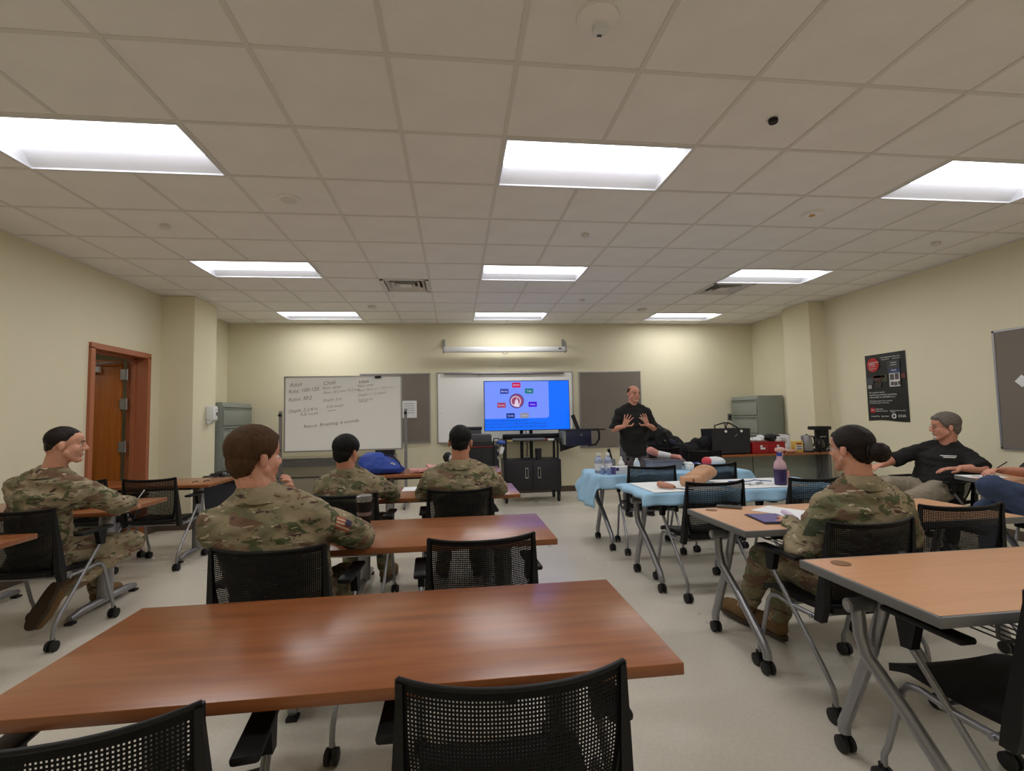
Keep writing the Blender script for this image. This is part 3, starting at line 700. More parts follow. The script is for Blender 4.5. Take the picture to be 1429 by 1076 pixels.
def fold_table(name, label, x0, x1, y0, y1, top, hint='bent leg', rz=0.0, origin=None, group='flip top tables on casters', z=TZ, basket=True):
    cx, cy = (x0+x1)/2, (y0+y1)/2
    t = thing(name, label, 'table', (cx, cy, 0), group=group)
    obj('tabletop', MB().box((cx, cy, z-.008), (x1-x0-.02, y1-y0-.02, .0165)), top, t)
    e = MB().box((cx, y0+.006, z-.017), (x1-x0, .014, .033), bev=.003).box((cx, y1-.006, z-.017), (x1-x0, .014, .033), bev=.003).box((x0+.006, cy, z-.017), (.014, y1-y0, .033), bev=.003).box((x1-.006, cy, z-.017), (.014, y1-y0, .033), bev=.003)
    e.box((cx, cy, z-.026), (x1-x0-.01, y1-y0-.01, .015))
    obj('edge_band', e, M['grey_edge'], t)
    for s, xe in ((1, x0), (-1, x1)):
        x = xe + s*.13
        # upright leg (far) and bent front leg joined at a hub under the top
        ub = MB().tube([(x+s*.02, cy+.03, z-.03), (x+s*.012, cy+.12, .45), (x+s*.003, cy+.24, .16), (x, cy+.262, .11), (x, cy+.262, .075)], .023, seg=12); obj('upright_leg', ub, M['steel'], t)
        bl = MB().tube([(x-s*.05, cy+.10, z-.12), (x-s*.05, cy+.095, z-.22), (x-s*.05, cy+.07, .47), (x-s*.02, cy-.05, .33), (x, cy-.215, .15), (x, cy-.245, .11), (x, cy-.25, .075)], .023, seg=12)
        bl.cyl((x-s*.09, cy+.10, z-.115), (x+s*.04, cy+.10, z-.115), .026, seg=14); obj('bent_leg', bl, M['steel'], t)
        obj('hub_cap', MB().cyl((x-s*.095, cy+.10, z-.115), (x-s*.09, cy+.10, z-.115), .019, seg=14), M['alu'], t)
        obj('top_bracket', MB().poly([(x+s*.03, cy-.18, z-.033), (x+s*.03, cy+.22, z-.033), (x+s*.03, cy+.14, z-.085), (x+s*.03, cy-.02, z-.085)], (s*.035, 0, 0)), M['grey_edge'], t)
        for yy in (-.25, .262):
            c = MB(); caster(c, x, cy+yy); obj('caster', c, M['rubber'], t)
    obj('cross_beam', MB().box((cx, cy+.10, z-.10), (x1-x0-.30, .04, .05), bev=.004), M['grey_edge'], t)
    obj('modesty_flap', MB().box((cx, cy-.02, z-.075), (x1-x0-.5, .30, .012)), M['black'], t)
    if basket:
        bk = MB()
        for y in (cy-.22, cy-.02): bk.tube([(x0+.28, y, z-.035), (x0+.28, y, z-.11), (x0+.31, y, z-.125), (x0+.62, y, z-.125), (x0+.65, y, z-.11), (x0+.65, y, z-.035)], .006, seg=8)
        for k in range(9): bk.cyl((x0+.31+.0385*k, cy-.22, z-.125), (x0+.31+.0385*k, cy-.02, z-.125), .003, seg=6)
        obj('wire_basket', bk, M['grey_edge'], t)
    g = MB().lathe((x0+.12, y1-.08, z+.0005), [(0, 0), (.036, 0), (.036, .002), (.030, .003), (0, .003)], 24); obj('grommet', g, mat('grommet_brown', (128, 88, 48), .5), t)
    return t
fold_table('folding_table', 'pale wood flip top table in the right foreground with brown grommet', 2.925, 4.60, -.87, -.28, M['maple'])
fold_table('folding_table', 'pale wood flip top table holding notebook and phone', 2.99, 4.68, .20, .83, M['maple'])
fold_table('folding_table', 'flip top table under white pads with the spray bottle', 2.94, 4.60, 1.42, 2.00, M['maple'])
fold_table('folding_table', 'flip top table draped in blue holding bottles and trainer arm', 2.94, 4.55, 2.57, 3.20, M['maple'])
tb = fold_table('folding_table', 'pale wood table where the man in a black polo rests his arm', 5.70, 6.93, 1.30, 1.92, M['maple'], basket=False)
tb.rotation_euler.z = math.radians(-17); tb.location = (6.50, 1.28, 0)
# credenza table along the back right
t = thing('side_table', 'long dark cherry side table with grey modesty panel at back right', 'table', (5.98, 4.35, 0))
obj('tabletop', MB().box((5.985, 4.35, .76), (1.83, .46, .03), bev=.003), M['cherry'], t)
obj('modesty_panel', MB().box((5.94, 4.40, .41), (1.62, .02, .64)), M['cabinet'], t)
obj('panel_seam', MB().box((5.76, 4.387, .41), (.008, .008, .64)), M['cab_dark'], t)
for x in (5.13, 6.78): obj('leg', MB().box((x, 4.35, .372), (.05, .38, .745)), M['grey_edge'], t)

# ------------------------------------------------------------------ chairs
def BS(u, v):
    """back shell surface, u -1..1 across, v 0..1 up"""
    wd = .232*(1 - .26*(1-v)**3)
    y = -.165 - .075*v - .025*math.sin(PI*v)*.6
    return Vector((u*wd, y - .045*(1-u*u) + .02, .455 + .39*v + .014*abs(u)**3*v))
def make_chair():
    t = thing('mesh_chair', 'chair', 'chair', group='black mesh armchairs')
    NU, NV = 58, 42
    def cuts(n, m0, m1, hole):
        L = [0.0]; hs = []
        for i in range(n):
            a = m0 + (m1-m0)*(i+.5-hole/2)/n; b = m0 + (m1-m0)*(i+.5+hole/2)/n
            L += [a, b]
        L.append(1.0); return L
    U = cuts(NU, .035, .965, .40); V = cuts(NV, .05, .95, .42)
    mb = MB()
    vv = [[mb.bm.verts.new(BS(2*u-1, v)) for v in V] for u in U]
    for i in range(len(U)-1):
        for j in range(len(V)-1):
            if i % 2 == 1 and j % 2 == 1: continue
            mb.bm.faces.new((vv[i][j], vv[i+1][j], vv[i+1][j+1], vv[i][j+1]))
    link('back_mesh', mb.mesh('back_mesh', 180), M['mesh'], t)
    mb = MB()
    top = [BS(-1+k/8, 1) for k in range(17)]
    mb.tube(top, .006, seg=8)
    mb.tube([BS(-1+k/8, 0) for k in range(17)], .009, seg=8)
    for s in (-1, 1): mb.tube([BS(s, k/10) for k in range(11)], .006, seg=8)
    link('back_rim', mb.mesh('back_rim', 60), M['black'], t)
    for s in (-1, 1):
        pts = [BS(s*.985, .99)+Vector((0, -.004, 0)), Vector((s*.233, -.205, .70)), Vector((s*.237, -.190, .58)), Vector((s*.240, -.175, .46)), Vector((s*.241, -.160, .395))]
        mb = MB()
        R = []
        for k, p in enumerate(pts):
            wd = (.006, .011, .014, .017, .016)[k]; th = (.006, .014, .020, .026, .022)[k]
            R.append([p+Vector((-wd, -th, 0)), p+Vector((wd, -th, 0)), p+Vector((wd, th, 0)), p+Vector((-wd, th, 0))])
        mb.rings(R); link('back_upright', mb.mesh('back_upright', 50), M['black'], t)
    # seat shell and cushion
    def seat(u, v, dz=0):
        x = (u-.5)*2; y = -.20+.45*v
        return Vector((x*(.225-.02*(1-v)), y, .452 + .012*x*x - .012*math.sin(PI*v) - (.03*max(0, v-.85)/.15) + dz))
    mb = MB().grid(lambda u, v: seat(u, v), 12, 12)
    q = bmesh.ops.extrude_face_region(mb.bm, geom=list(mb.bm.faces)); bmesh.ops.translate(mb.bm, vec=(0, 0, -.028), verts=[g for g in q['geom'] if isinstance(g, bmesh.types.BMVert)])
    link('seat', mb.mesh('seat', 40), M['black'], t)
    for s in (-1, 1):
        x = s*.268
        # long leg from the arm down to the rear caster
        lg = MB().tube([(x, .135, .60), (x, .125, .575), (x, -.20, .20), (x, -.243, .14), (x, -.25, .10), (x, -.252, .07)], .0115, seg=10)
        link('long_leg', lg.mesh('long_leg', 60), M['steel'], t)
        sl = MB().tube([(x*.98, -.02, .415), (x*.98, .09, .425), (x*.98, .135, .415), (x*.98, .16, .385), (x*.98, .235, .15), (x*.98, .255, .11), (x*.98, .258, .07)], .0115, seg=10)
        link('short_leg', sl.mesh('short_leg', 60), M['steel'], t)
        link('side_rail', MB().tube([(x*.98, -.02, .415), (x*.93, -.10, .410), (x*.86, -.17, .400)], .012, seg=8).mesh('side_rail', 60), M['steel'], t)
        ar = MB().poly([(x-.016, .095, .555), (x-.016, .135, .55), (x-.016, .15, .65), (x-.016, .07, .65)], (.032, 0, 0)); link('arm_bracket', ar.mesh('arm_bracket', 30), M['black'], t)
        link('arm_pad', MB().box((x, .055, .66), (.062, .285, .022), bev=.009).mesh('arm_pad', 40), M['black'], t)
        for y in (-.252, .258):
            c = MB(); caster(c, x, y); link('caster', c.mesh('caster', 40), M['rubber'], t)
    link('seat_crossbar', MB().tube([(-.26, .03, .41), (.26, .03, .41)], .011, seg=8).mesh('seat_crossbar', 60), M['steel'], t)
    link('seat_crossbar', MB().tube([(-.26, -.12, .405), (.26, -.12, .405)], .011, seg=8).mesh('seat_crossbar', 60), M['steel'], t)
    return t
chairs = [
    ('empty mesh chair at the bottom centre closest to the camera', 1.625, -.945, 0),
    ('turned empty mesh chair at the bottom left of the nearest table', .785, -1.0, 7),
    ('mesh chair holding the brown-haired soldier in the middle', .75, .18, -3),
    ('empty mesh chair at the cherry table with the tumbler', 1.61, .18, 3),
    ('mesh chair holding the far dark-haired soldier left of the blue bag', .74, 1.57, -3),
    ('mesh chair holding the soldier seated before the television', 1.53, 1.61, 2),
    ('mesh chair holding the soldier who writes at the left', -1.21, 1.43, -2),
    ('empty mesh chair at the far left table near the door', -1.36, 3.01, 0),
    ('empty mesh chair half hidden between the door and its neighbour', -2.00, 3.06, 0),
    ('empty mesh chair in front of the blue draped table, left one', 3.46, 2.66, -8),
    ('empty mesh chair in front of the blue draped table, right one', 4.10, 2.70, 5),
    ('empty mesh chair before the tan torso trainer pad', 3.43, 1.50, 2),
    ('empty mesh chair partly behind the woman soldier', 4.27, 1.50, 0),
    ('mesh chair holding the woman soldier', 3.415, .12, 3),
    ('empty leaning mesh chair right of the woman soldier', 4.20, .36, -4),
    ('empty mesh chair cut off at the bottom right corner', 3.32, -.75, 0),
    ('mesh chair under the seated man in a black polo', 6.28, 2.22, 95),
    ('mesh chair under the person in jeans at the right edge', 6.22, 1.06, 92),
    ('mesh chair holding the large black backpack', 4.62, 4.98, 10),
    ('mesh chair covered by a black coat beside the side table', 4.86, 4.28, 0),
]
C0_ = make_chair()
for k, (lab, x, y, a) in enumerate(chairs):
    c = C0_ if k == 0 else dup(C0_)
    c.location = (x, y, 0); c.rotation_euler = (0, 0, math.radians(a)); c['label'] = lab
# ------------------------------------------------------------------ small things on the tables
def lathe_thing(name, label, cat, x, y, z, parts, group=None):
    t = thing(name, label, cat, (x, y, z), group=group)
    for pn, prof, m in parts: obj(pn, MB().lathe((x, y, z), prof, 24), m, t)
    return t
clear = mat('clear_bottle', (205, 212, 235), .12, trans=.6); lab_w = mat('label_white', (222, 224, 226), .6); cap_w = mat('cap_white', (236, 236, 232), .4)
DZT = TZ + .007
def saline(x, y, label):
    return lathe_thing('water_bottle', label, 'bottle', x, y, DZT, [
        ('bottle_body', [(0, 0), (.040, 0), (.042, .01), (.042, .13), (.036, .152), (.018, .168), (.017, .18), (0, .18)], clear),
        ('label', [(.0425, .03), (.0432, .03), (.0432, .10), (.0425, .10)], lab_w), ('cap', [(0, .178), (.020, .178), (.020, .205), (0, .205)], cap_w)], 'clear bottles on the draped table')
saline(2.995, 2.78, 'leftmost clear bottle with white cap on the blue drape'); saline(3.09, 2.77, 'second clear bottle from the left on the blue drape')
lathe_thing('dropper_bottle', 'cream dropper bottle with a pointed tip on the blue drape', 'bottle', 3.245, 2.80, DZT, [('bottle_body', [(0, 0), (.034, 0), (.035, .01), (.035, .09), (.02, .115), (.014, .12), (0, .12)], cap_w), ('label', [(.0352, .02), (.036, .02), (.036, .075), (.0352, .075)], mat('label_green', (188, 196, 150), .6)), ('tip', [(0, .118), (.014, .118), (.013, .14), (.004, .165), (0, .166)], cap_w)])
lathe_thing('brown_bottle', 'dark brown bottle with orange label on the blue drape', 'bottle', 3.345, 2.86, DZT, [('bottle_body', [(0, 0), (.030, 0), (.03, .09), (.02, .105), (.014, .11), (0, .11)], mat('brown_glass', (50, 24, 26), .2)), ('label', [(.0302, .02), (.031, .02), (.031, .06), (.0302, .06)], mat('label_orange', (206, 140, 70), .6)), ('cap', [(0, .108), (.016, .108), (.016, .145), (0, .145)], M['black'])])
lathe_thing('peroxide_bottle', 'white round-shouldered bottle right of the brown bottle', 'bottle', 3.415, 2.80, DZT, [('bottle_body', [(0, 0), (.032, 0), (.033, .01), (.033, .085), (.022, .115), (.014, .12), (0, .12)], mat('bottle_pale', (206, 222, 232), .3)), ('label', [(.0332, .03), (.034, .03), (.034, .07), (.0332, .07)], lab_w), ('cap', [(0, .118), (.015, .118), (.015, .138), (0, .138)], cap_w)])
t = thing('brush_jar', 'steel cup holding a dark angled brush between the bottles', 'brush', (3.17, 2.86, DZT))
obj('cup', MB().lathe((3.17, 2.86, DZT), [(0, 0), (.03, 0), (.032, .13), (.029, .13), (.027, .006), (0, .006)], 20), M['steel'], t)
obj('handle', MB().tube([(3.175, 2.86, DZT+.02), (3.16, 2.86, DZT+.15), (3.13, 2.86, DZT+.24)], [.008, .010, .018], seg=8), M['black'], t)
for x, y, l_ in ((3.00, 2.66, 'small blue capped bottle left of the glove box'), (3.05, 2.61, 'small blue capped bottle touching the glove box')):
    lathe_thing('small_bottle', l_, 'bottle', x, y, DZT, [('bottle_body', [(0, 0), (.020, 0), (.021, .06), (.015, .07), (0, .07)], mat('bottle_blue', (120, 142, 190), .35)), ('cap', [(0, .068), (.016, .068), (.016, .088), (0, .088)], cap_w)], 'small bottles by the glove box')
t = thing('glove_box', 'white and purple glove box on the blue drape', 'box', (3.22, 2.655, DZT))
obj('carton', MB().box((3.235, 2.665, DZT+.037), (.20, .10, .074), bev=.002), lab_w, t)
obj('purple_end', MB().box((3.1335, 2.665, DZT+.037), (.004, .098, .072)), mat('purple_print', (92, 84, 140), .6), t)
obj('purple_corner', MB().box((3.150, 2.6135, DZT+.037), (.030, .004, .072)), mat('purple_print', (92, 84, 140), .6), t)
obj('blue_square', MB().box((3.185, 2.6135, DZT+.05), (.03, .004, .03)), mat('blue_print', (30, 44, 110), .6), t)
t.location.x -= .045
# IV trainer arm on a clear tub
t = thing('plastic_tub', 'grey clear plastic tub under the pink training arm', 'tub', (3.78, 2.95, DZT))
tub = MB(); A = []
for s_, z in ((1.0, .10), (.90, .0), (.86, .004), (.96, .10)): A.append([(3.78+s_*.17*x, 2.95+s_*.12*y, DZT+z) for x, y in ((-1, -1), (1, -1), (1, 1), (-1, 1))])
tub.rings(A, cap=False); tub.box((3.78, 2.95, DZT+.003), (.30, .21, .005)); obj('tub_shell', tub, mat('tub_grey', (130, 128, 138), .3), t)
tr = MB().box((3.78, 2.826, DZT+.10), (.37, .015, .012)).box((3.78, 3.074, DZT+.10), (.37, .015, .012)).box((3.605, 2.95, DZT+.10), (.015, .25, .012)).box((3.955, 2.95, DZT+.10), (.015, .25, .012))
obj('rim', tr, mat('tub_grey', (130, 128, 138), .3), t)
# ------------------------------------------------------------------ remeshed organic shapes
def remesh(mb, voxel, it=3, name='m'):
    bmesh.ops.recalc_face_normals(mb.bm, faces=mb.bm.faces)
    me = bpy.data.meshes.new('tmp'); mb.bm.to_mesh(me); mb.bm.free()
    o = bpy.data.objects.new('tmp', me); COL.objects.link(o)
    r = o.modifiers.new('r', 'REMESH'); r.mode = 'VOXEL'; r.voxel_size = voxel
    if it:
        s = o.modifiers.new('s', 'SMOOTH'); s.factor = .5; s.iterations = it
    dg = bpy.context.evaluated_depsgraph_get()
    out = bpy.data.meshes.new_from_object(o.evaluated_get(dg)); out.name = name
    bpy.data.objects.remove(o); bpy.data.meshes.remove(me)
    out.shade_smooth(); return out
def wrinkle(me, amp, scale, stretch=(1, 1, 1), seed=0.0, ridge=True):
    """cloth folds: push vertices along their normals with ridged noise"""
    nrm = [v.normal.copy() for v in me.vertices]
    for v, n in zip(me.vertices, nrm):
        p = Vector((v.co.x*stretch[0], v.co.y*stretch[1], v.co.z*stretch[2]))*scale + Vector((seed, seed*.7, seed*1.3))
        a = noise.noise(p)
        if ridge: a = 1-2*abs(a) - .55
        b = noise.noise(p*2.3)
        v.co += n*amp*(a + .4*b)
    me.update()
def blob(name, mb, m, parent, voxel=.012, it=3, amp=0, scale=8, stretch=(1, 1, 1), seed=0):
    me = remesh(mb, voxel, it, name)
    if amp: wrinkle(me, amp, scale, stretch, seed)
    me.transform(getobj_world(parent).inverted())
    me.materials.clear()
    return link(name, me, m, parent)
# training arm
t = thing('training_arm', 'pink injection training arm lying across the plastic tub', 'training arm', (3.78, 2.93, DZT+.1))
mb = MB().capsule((3.64, 2.96, DZT+.20), (3.72, 2.94, DZT+.16), .045, .036).capsule((3.72, 2.94, DZT+.16), (3.88, 2.90, DZT+.135), .036, .022).capsule((3.88, 2.90, DZT+.135), (3.93, 2.88, DZT+.125), .026, .028)
for k in range(4): mb.capsule((3.94, 2.865+.014*k, DZT+.12), (3.985, 2.855+.016*k, DZT+.085-.004*k), .009, .007)
mb.capsule((3.91, 2.865, DZT+.13), (3.93, 2.83, DZT+.11), .009, .008)
blob('arm_skin', mb, mat('arm_pink', (206, 140, 128), .5), t, .006, 2)
obj('white_bandage', MB().tube([(3.71, 2.943, DZT+.164), (3.84, 2.912, DZT+.142)], [.0385, .030], seg=16), lab_w, t)
# gauze pile, head trainer edge
t = thing('gauze_pile', 'crumpled white gauze packages on the blue drape', 'gauze', (4.05, 2.80, DZT))
blob('packages', MB().box((4.06, 2.80, DZT+.02), (.20, .14, .04)).box((4.02, 2.82, DZT+.055), (.12, .09, .03), rot=(.2, .1, .4)).box((4.12, 2.78, DZT+.045), (.10, .07, .02), rot=(0, .3, .2)), M['pad'], t, .006, 1, .006, 30)
obj('blue_tie', MB().tube([(4.03, 2.77, DZT+.068), (4.10, 2.79, DZT+.075), (4.13, 2.82, DZT+.06)], .006), M['bluecloth'], t)
t = thing('red_white_bag', 'rounded white bag with a red edge behind the right blue-table chair', 'bag', (4.52, 2.98, DZT))
blob('bag_body', MB().ell((4.40, 3.0, DZT+.055), (.12, .10, .055)), lab_w, t, .008, 2, .004, 20)
blob('red_flap', MB().ell((4.31, 3.0, DZT+.06), (.05, .08, .05)), mat('red_soft', (214, 70, 76), .6), t, .008, 2)
# drapes
def drape(name, label, rect, over, z, m, seed=0, cat='sheet', thick=.003, amp=.010, nx=60, ny=40, flare=.25):
    x0, x1, y0, y1 = rect; a, b, c, d = over      # overhang left, right, near, far
    def f(u, v):
        X = x0-a + u*(x1-x0+a+b); Y = y0-c + v*(y1-y0+c+d)
        dx = max(x0-X, X-x1, 0); dy = max(y0-Y, Y-y1, 0); dd = max(dx, dy)
        px = min(max(X, x0), x1); py = min(max(Y, y0), y1)
        w = noise.noise(Vector((X*7+seed, Y*7, 0)))
        k = min(dd/.08, 1)
        zz = z - dd*.96 + amp*.15*w*(1-k)
        sx = -1 if X < x0 else (1 if X > x1 else 0); sy = -1 if Y < y0 else (1 if Y > y1 else 0)
        fold = .022*k*math.sin(23*(X if sy else Y)+seed) + amp*1.2*w*k
        return Vector((px + sx*(.012+dx*flare+fold*(1 if sx else 0)), py + sy*(.012+dy*flare+fold*(1 if sy else 0)), zz))
    mb = MB().grid(f, nx, ny)
    me = mb.mesh(name, 180)
    o = link(name, me, m); s = o.modifiers.new('s', 'SOLIDIFY'); s.thickness = thick; s.offset = 1
    tag(o, label, cat); rebase(o, ((x0+x1)/2, (y0+y1)/2, z)); return o
drape('table_drape', 'light blue drape hanging off the table of bottles', (2.94, 4.55, 2.57, 3.20), (.33, .06, .13, .10), TZ+.003, M['drape'], 1.0)
drape('table_drape', 'light blue liner under white pads on the spray bottle table', (2.94, 4.60, 1.42, 2.00), (.04, .0, .09, .02), TZ+.003, M['drape'], 4.0)
drape('absorbent_pad', 'white absorbent pad under the tan trainer', (3.02, 3.62, 1.42, 1.97), (0, 0, .0, 0), TZ+.008, M['pad'], 2.0, 'pad', nx=20, ny=20)
drape('absorbent_pad', 'white absorbent pad beside the spray bottle', (3.72, 4.35, 1.44, 1.96), (0, 0, .0, 0), TZ+.008, M['pad'], 6.0, 'pad', nx=20, ny=20)
ZP = TZ+.013
t = thing('wound_trainer', 'tan slit skin training block on the white pad', 'trainer', (3.50, 1.72, ZP))
blob('block', MB().box((3.44, 1.66, ZP+.04), (.16, .12, .08), bev=.02).box((3.56, 1.76, ZP+.06), (.20, .16, .10), rot=(0, -.25, .5), bev=.03).ell((3.66, 1.84, ZP+.085), (.10, .09, .065)), M['tan'], t, .007, 3)
obj('slit', MB().box((3.43, 1.594, ZP+.035), (.008, .012, .06)), mat('slit_dark', (110, 66, 48), .7), t)
t = thing('finger_trainer', 'small pinkish stub-shaped suture trainer on the white pad', 'trainer', (3.19, 1.57, ZP))
blob('stub', MB().capsule((3.155, 1.62, ZP+.028), (3.215, 1.52, ZP+.022), .028, .020), mat('stub_pink', (196, 138, 116), .6), t, .005, 2)
obj('stub_end', MB().ell((3.222, 1.508, ZP+.020), (.013, .010, .012)), mat('stub_red', (150, 86, 76), .6), t)
o = obj('suture_thread', MB().tube([(3.24, 1.56, ZP+.004), (3.29, 1.50, ZP+.004), (3.33, 1.46, ZP+.004), (3.31, 1.44, ZP+.004), (3.36, 1.455, ZP+.004)], .0035, seg=6), M['black']); tag(rebase(o, (3.29, 1.5, ZP)), 'black suture thread curled on the white pad', 'thread')
for k, (x, y) in enumerate(((3.90, 1.62), (3.95, 1.58), (4.02, 1.60), (4.06, 1.66))):
    o = obj('steel_tool', MB().tube([(x-.03, y, ZP+.004), (x+.03, y+.02*(k-1), ZP+.006)], .004, seg=6).lathe((x-.038, y, ZP+.002), [(.006, 0), (.012, 0), (.012, .004), (.006, .004)], 12), M['steel']); tag(rebase(o, (x, y, ZP)), ('leftmost', 'second from left', 'third from left', 'rightmost')[k] + ' small steel instrument on the right white pad', 'instrument', 'steel instruments on the right white pad')
o = obj('blue_tube', MB().tube([(3.85, 1.80, ZP+.004), (4.0, 1.76, ZP+.004), (4.1, 1.82, ZP+.004), (4.2, 1.72, ZP+.004)], .004, seg=6), M['bluecloth']); tag(rebase(o, (4.0, 1.8, ZP)), 'thin blue cord curving over the right white pad', 'cord')
# spray bottle
t = thing('spray_bottle', 'spray bottle of purple liquid with blue and pink trigger', 'spray bottle', (4.16, 1.55, ZP))
x, y = 4.16, 1.55
obj('liquid', MB().lathe((x, y, ZP), [(0, .0), (.047, .0), (.0485, .01), (.0485, .125), (0, .125)], 26), mat('purple_liquid', (62, 52, 92), .25), t)
obj('bottle', MB().lathe((x, y, ZP), [(.0, .124), (.047, .124), (.047, .15), (.040, .18), (.022, .205), (.020, .235), (0, .236)], 26), mat('bottle_pink', (206, 176, 196), .25, trans=.35), t)
obj('bottle_shoulder', MB().lathe((x, y, ZP), [(.0478, .135), (.0478, .15), (.041, .18), (.0225, .205), (.0225, .232), (0, .238)], 26), mat('bottle_cloud', (206, 168, 180), .3), t)
obj('collar', MB().lathe((x, y, ZP+.232), [(0, 0), (.022, 0), (.016, .03), (0, .03)], 20), M['bluecloth'], t)
mb = MB().box((x+.005, y, ZP+.285), (.075, .024, .030), bev=.006).tube([(x+.04, y, ZP+.283), (x+.065, y, ZP+.280)], .008, seg=10).tube([(x+.02, y, ZP+.27), (x+.032, y, ZP+.25), (x+.026, y, ZP+.225)], .006, seg=8)
mb.box((x, y, ZP+.262), (.022, .022, .02)); obj('trigger_head', mb, mat('trigger_pink', (232, 190, 180), .4), t)
lathe_thing('pink_cup', 'pink plastic cup behind the spray bottle', 'cup', 4.25, 1.62, ZP, [('cup_wall', [(0, 0), (.03, 0), (.034, .10), (.031, .10), (.028, .006), (0, .006)], mat('cup_pink', (206, 146, 136), .4))])
# phone, notebook and papers near the woman
t = thing('phone', 'dark phone lying on the pale table left of the notebook', 'phone', (3.26, .80, TZ), math.radians(-35))
link('phone_case', MB().box((0, 0, .006), (.15, .075, .010), bev=.003).mesh('phone_case'), mat('phone_brown', (86, 72, 56), .4), t); link('phone_screen', MB().box((0, 0, .0115), (.14, .066, .001)).mesh('phone_screen'), M['black'], t)
t = thing('notebook', 'open notebook with purple cover and curled white pages', 'notebook', (3.40, .42, TZ), math.radians(-8))
link('cover', MB().box((0, 0, .004), (.40, .25, .004)).mesh('cover'), M['black'], t)
link('purple_page', MB().box((-.11, .0, .008), (.17, .22, .005)).mesh('purple_page'), mat('page_purple', (94, 86, 140), .6), t)
link('right_pages', MB().grid(lambda u, v: (-.02+.20*u, -.12+.24*v, .010+.018*math.sin(PI*u)*(1-.4*v)), 10, 6).mesh('right_pages', 180), M['paper'], t)
link('curled_page', MB().tube([(-.03, -.12, .022), (0, 0, .024), (.02, .10, .020)], .016, seg=14).mesh('curled_page'), mat('page_pinkish', (216, 200, 224), .7), t)
o = obj('paper_sheet', MB().box((3.50, .62, TZ+.002), (.22, .28, .002), rot=(0, 0, .5)), M['paper']); tag(rebase(o, (3.5, .62, TZ)), 'loose white sheet beyond the open notebook', 'paper')
o = obj('paper_sheet', MB().box((6.12, 1.62, TZ+.002), (.30, .20, .002), rot=(0, 0, -.3)), M['paper']); tag(rebase(o, (6.12, 1.62, TZ)), 'white sheet on the table by the man in a black polo', 'paper')
o = obj('paper_sheet', MB().box((1.13, 2.17, TZ+.002), (.16, .24, .002)), M['paper']); tag(rebase(o, (1.13, 2.17, TZ)), 'white sheet on the cherry table between two soldiers', 'paper')
# tumbler
lathe_thing('tumbler', 'black insulated tumbler with a clear lid on the cherry table', 'tumbler', .985, .72, TZ, [('tumbler_body', [(0, 0), (.034, 0), (.036, .02), (.044, .15), (0, .15)], M['black']), ('steel_ring', [(.042, .148), (.0455, .148), (.0455, .158), (0, .158)], M['chrome']), ('lid', [(0, .157), (.046, .157), (.046, .180), (.036, .185), (0, .178)], mat('lid_clear', (150, 150, 150), .15, trans=.4)), ('logo_band', [(.0405, .07), (.0415, .075), (.0425, .09), (.0415, .09)], M['steel'])])
# blue bag
t = thing('blue_bag', 'bright blue nylon drawstring bag on the far cherry table', 'bag', (.66, 3.52, TZ))
blob('bag_body', MB().loft([((.68, 3.50, TZ+.012), (1, 0, 0), .24, (0, 1, 0), .14), ((.67, 3.50, TZ+.06), (1, 0, 0), .255, (0, 1, 0), .16), ((.63, 3.51, TZ+.14), (1, 0, 0), .215, (0, 1, 0), .14), ((.59, 3.52, TZ+.20), (1, 0, 0), .15, (0, 1, 0), .10), ((.58, 3.52, TZ+.235), (1, 0, 0), .08, (0, 1, 0), .05)], 30, 2.2), M['bluecloth'], t, .010, 3, .013, 7, (1, 1, 1.3), 3)
obj('strap', MB().tube([(.70, 3.50, TZ+.215), (.80, 3.50, TZ+.19), (.87, 3.46, TZ+.12), (.90, 3.42, TZ+.06)], .010, seg=8), mat('strap_navy', (20, 26, 60), .7), t)
lg = MB()
for k in range(4): lg.box((.795+.014*k, 3.352, TZ+.125-.006*k+.008*(k % 2)), (.022, .004, .010), rot=(0, .5*(k-1.5), 0))
obj('white_logo', lg, lab_w, t)
t = thing('clear_package', 'crinkled pinkish plastic package on the far cherry table', 'package', (1.15, 3.5, TZ))
blob('wrapper', MB().box((1.15, 3.50, TZ+.02), (.34, .22, .035), rot=(0, 0, .1)).box((1.25, 3.56, TZ+.045), (.16, .14, .03), rot=(.2, .2, .3)), mat('package_pink', (206, 150, 140), .3), t, .008, 1, .008, 26)
# items on the left table and the bin
for x, y, l_ in ((-1.20, 3.22, 'left'), (-1.12, 3.28, 'right')):
    o = obj('binder_clip', MB().tube([(x, y, TZ+.003), (x+.015, y+.03, TZ+.012), (x+.035, y+.05, TZ+.004)], .004, seg=6), M['black']); tag(rebase(o, (x, y, TZ)), l_ + ' small dark clip on the far left cherry table', 'clip', 'clips on the far left table')
t = thing('waste_bin', 'dark grey bin with a crumpled black liner beside the left column', 'bin', (-1.28, 4.3, 0))
A = [[(-1.28+s_*.25*x, 4.3+s_*.19*y, z) for x, y in ((-1, -1), (1, -1), (1, 1), (-1, 1))] for s_, z in ((.82, 0), (1, .66), (.96, .66), (.80, .03))]
obj('bin_shell', MB().rings(A), mat('bin_grey', (54, 56, 66), .6), t)
blob('liner', MB().box((-1.28, 4.3, .67), (.54, .42, .10), bev=.02).ell((-1.36, 4.28, .71), (.16, .14, .05)), mat('liner_black', (18, 18, 20), .3), t, .012, 2, .03, 14, (1, 1, .8), 5)
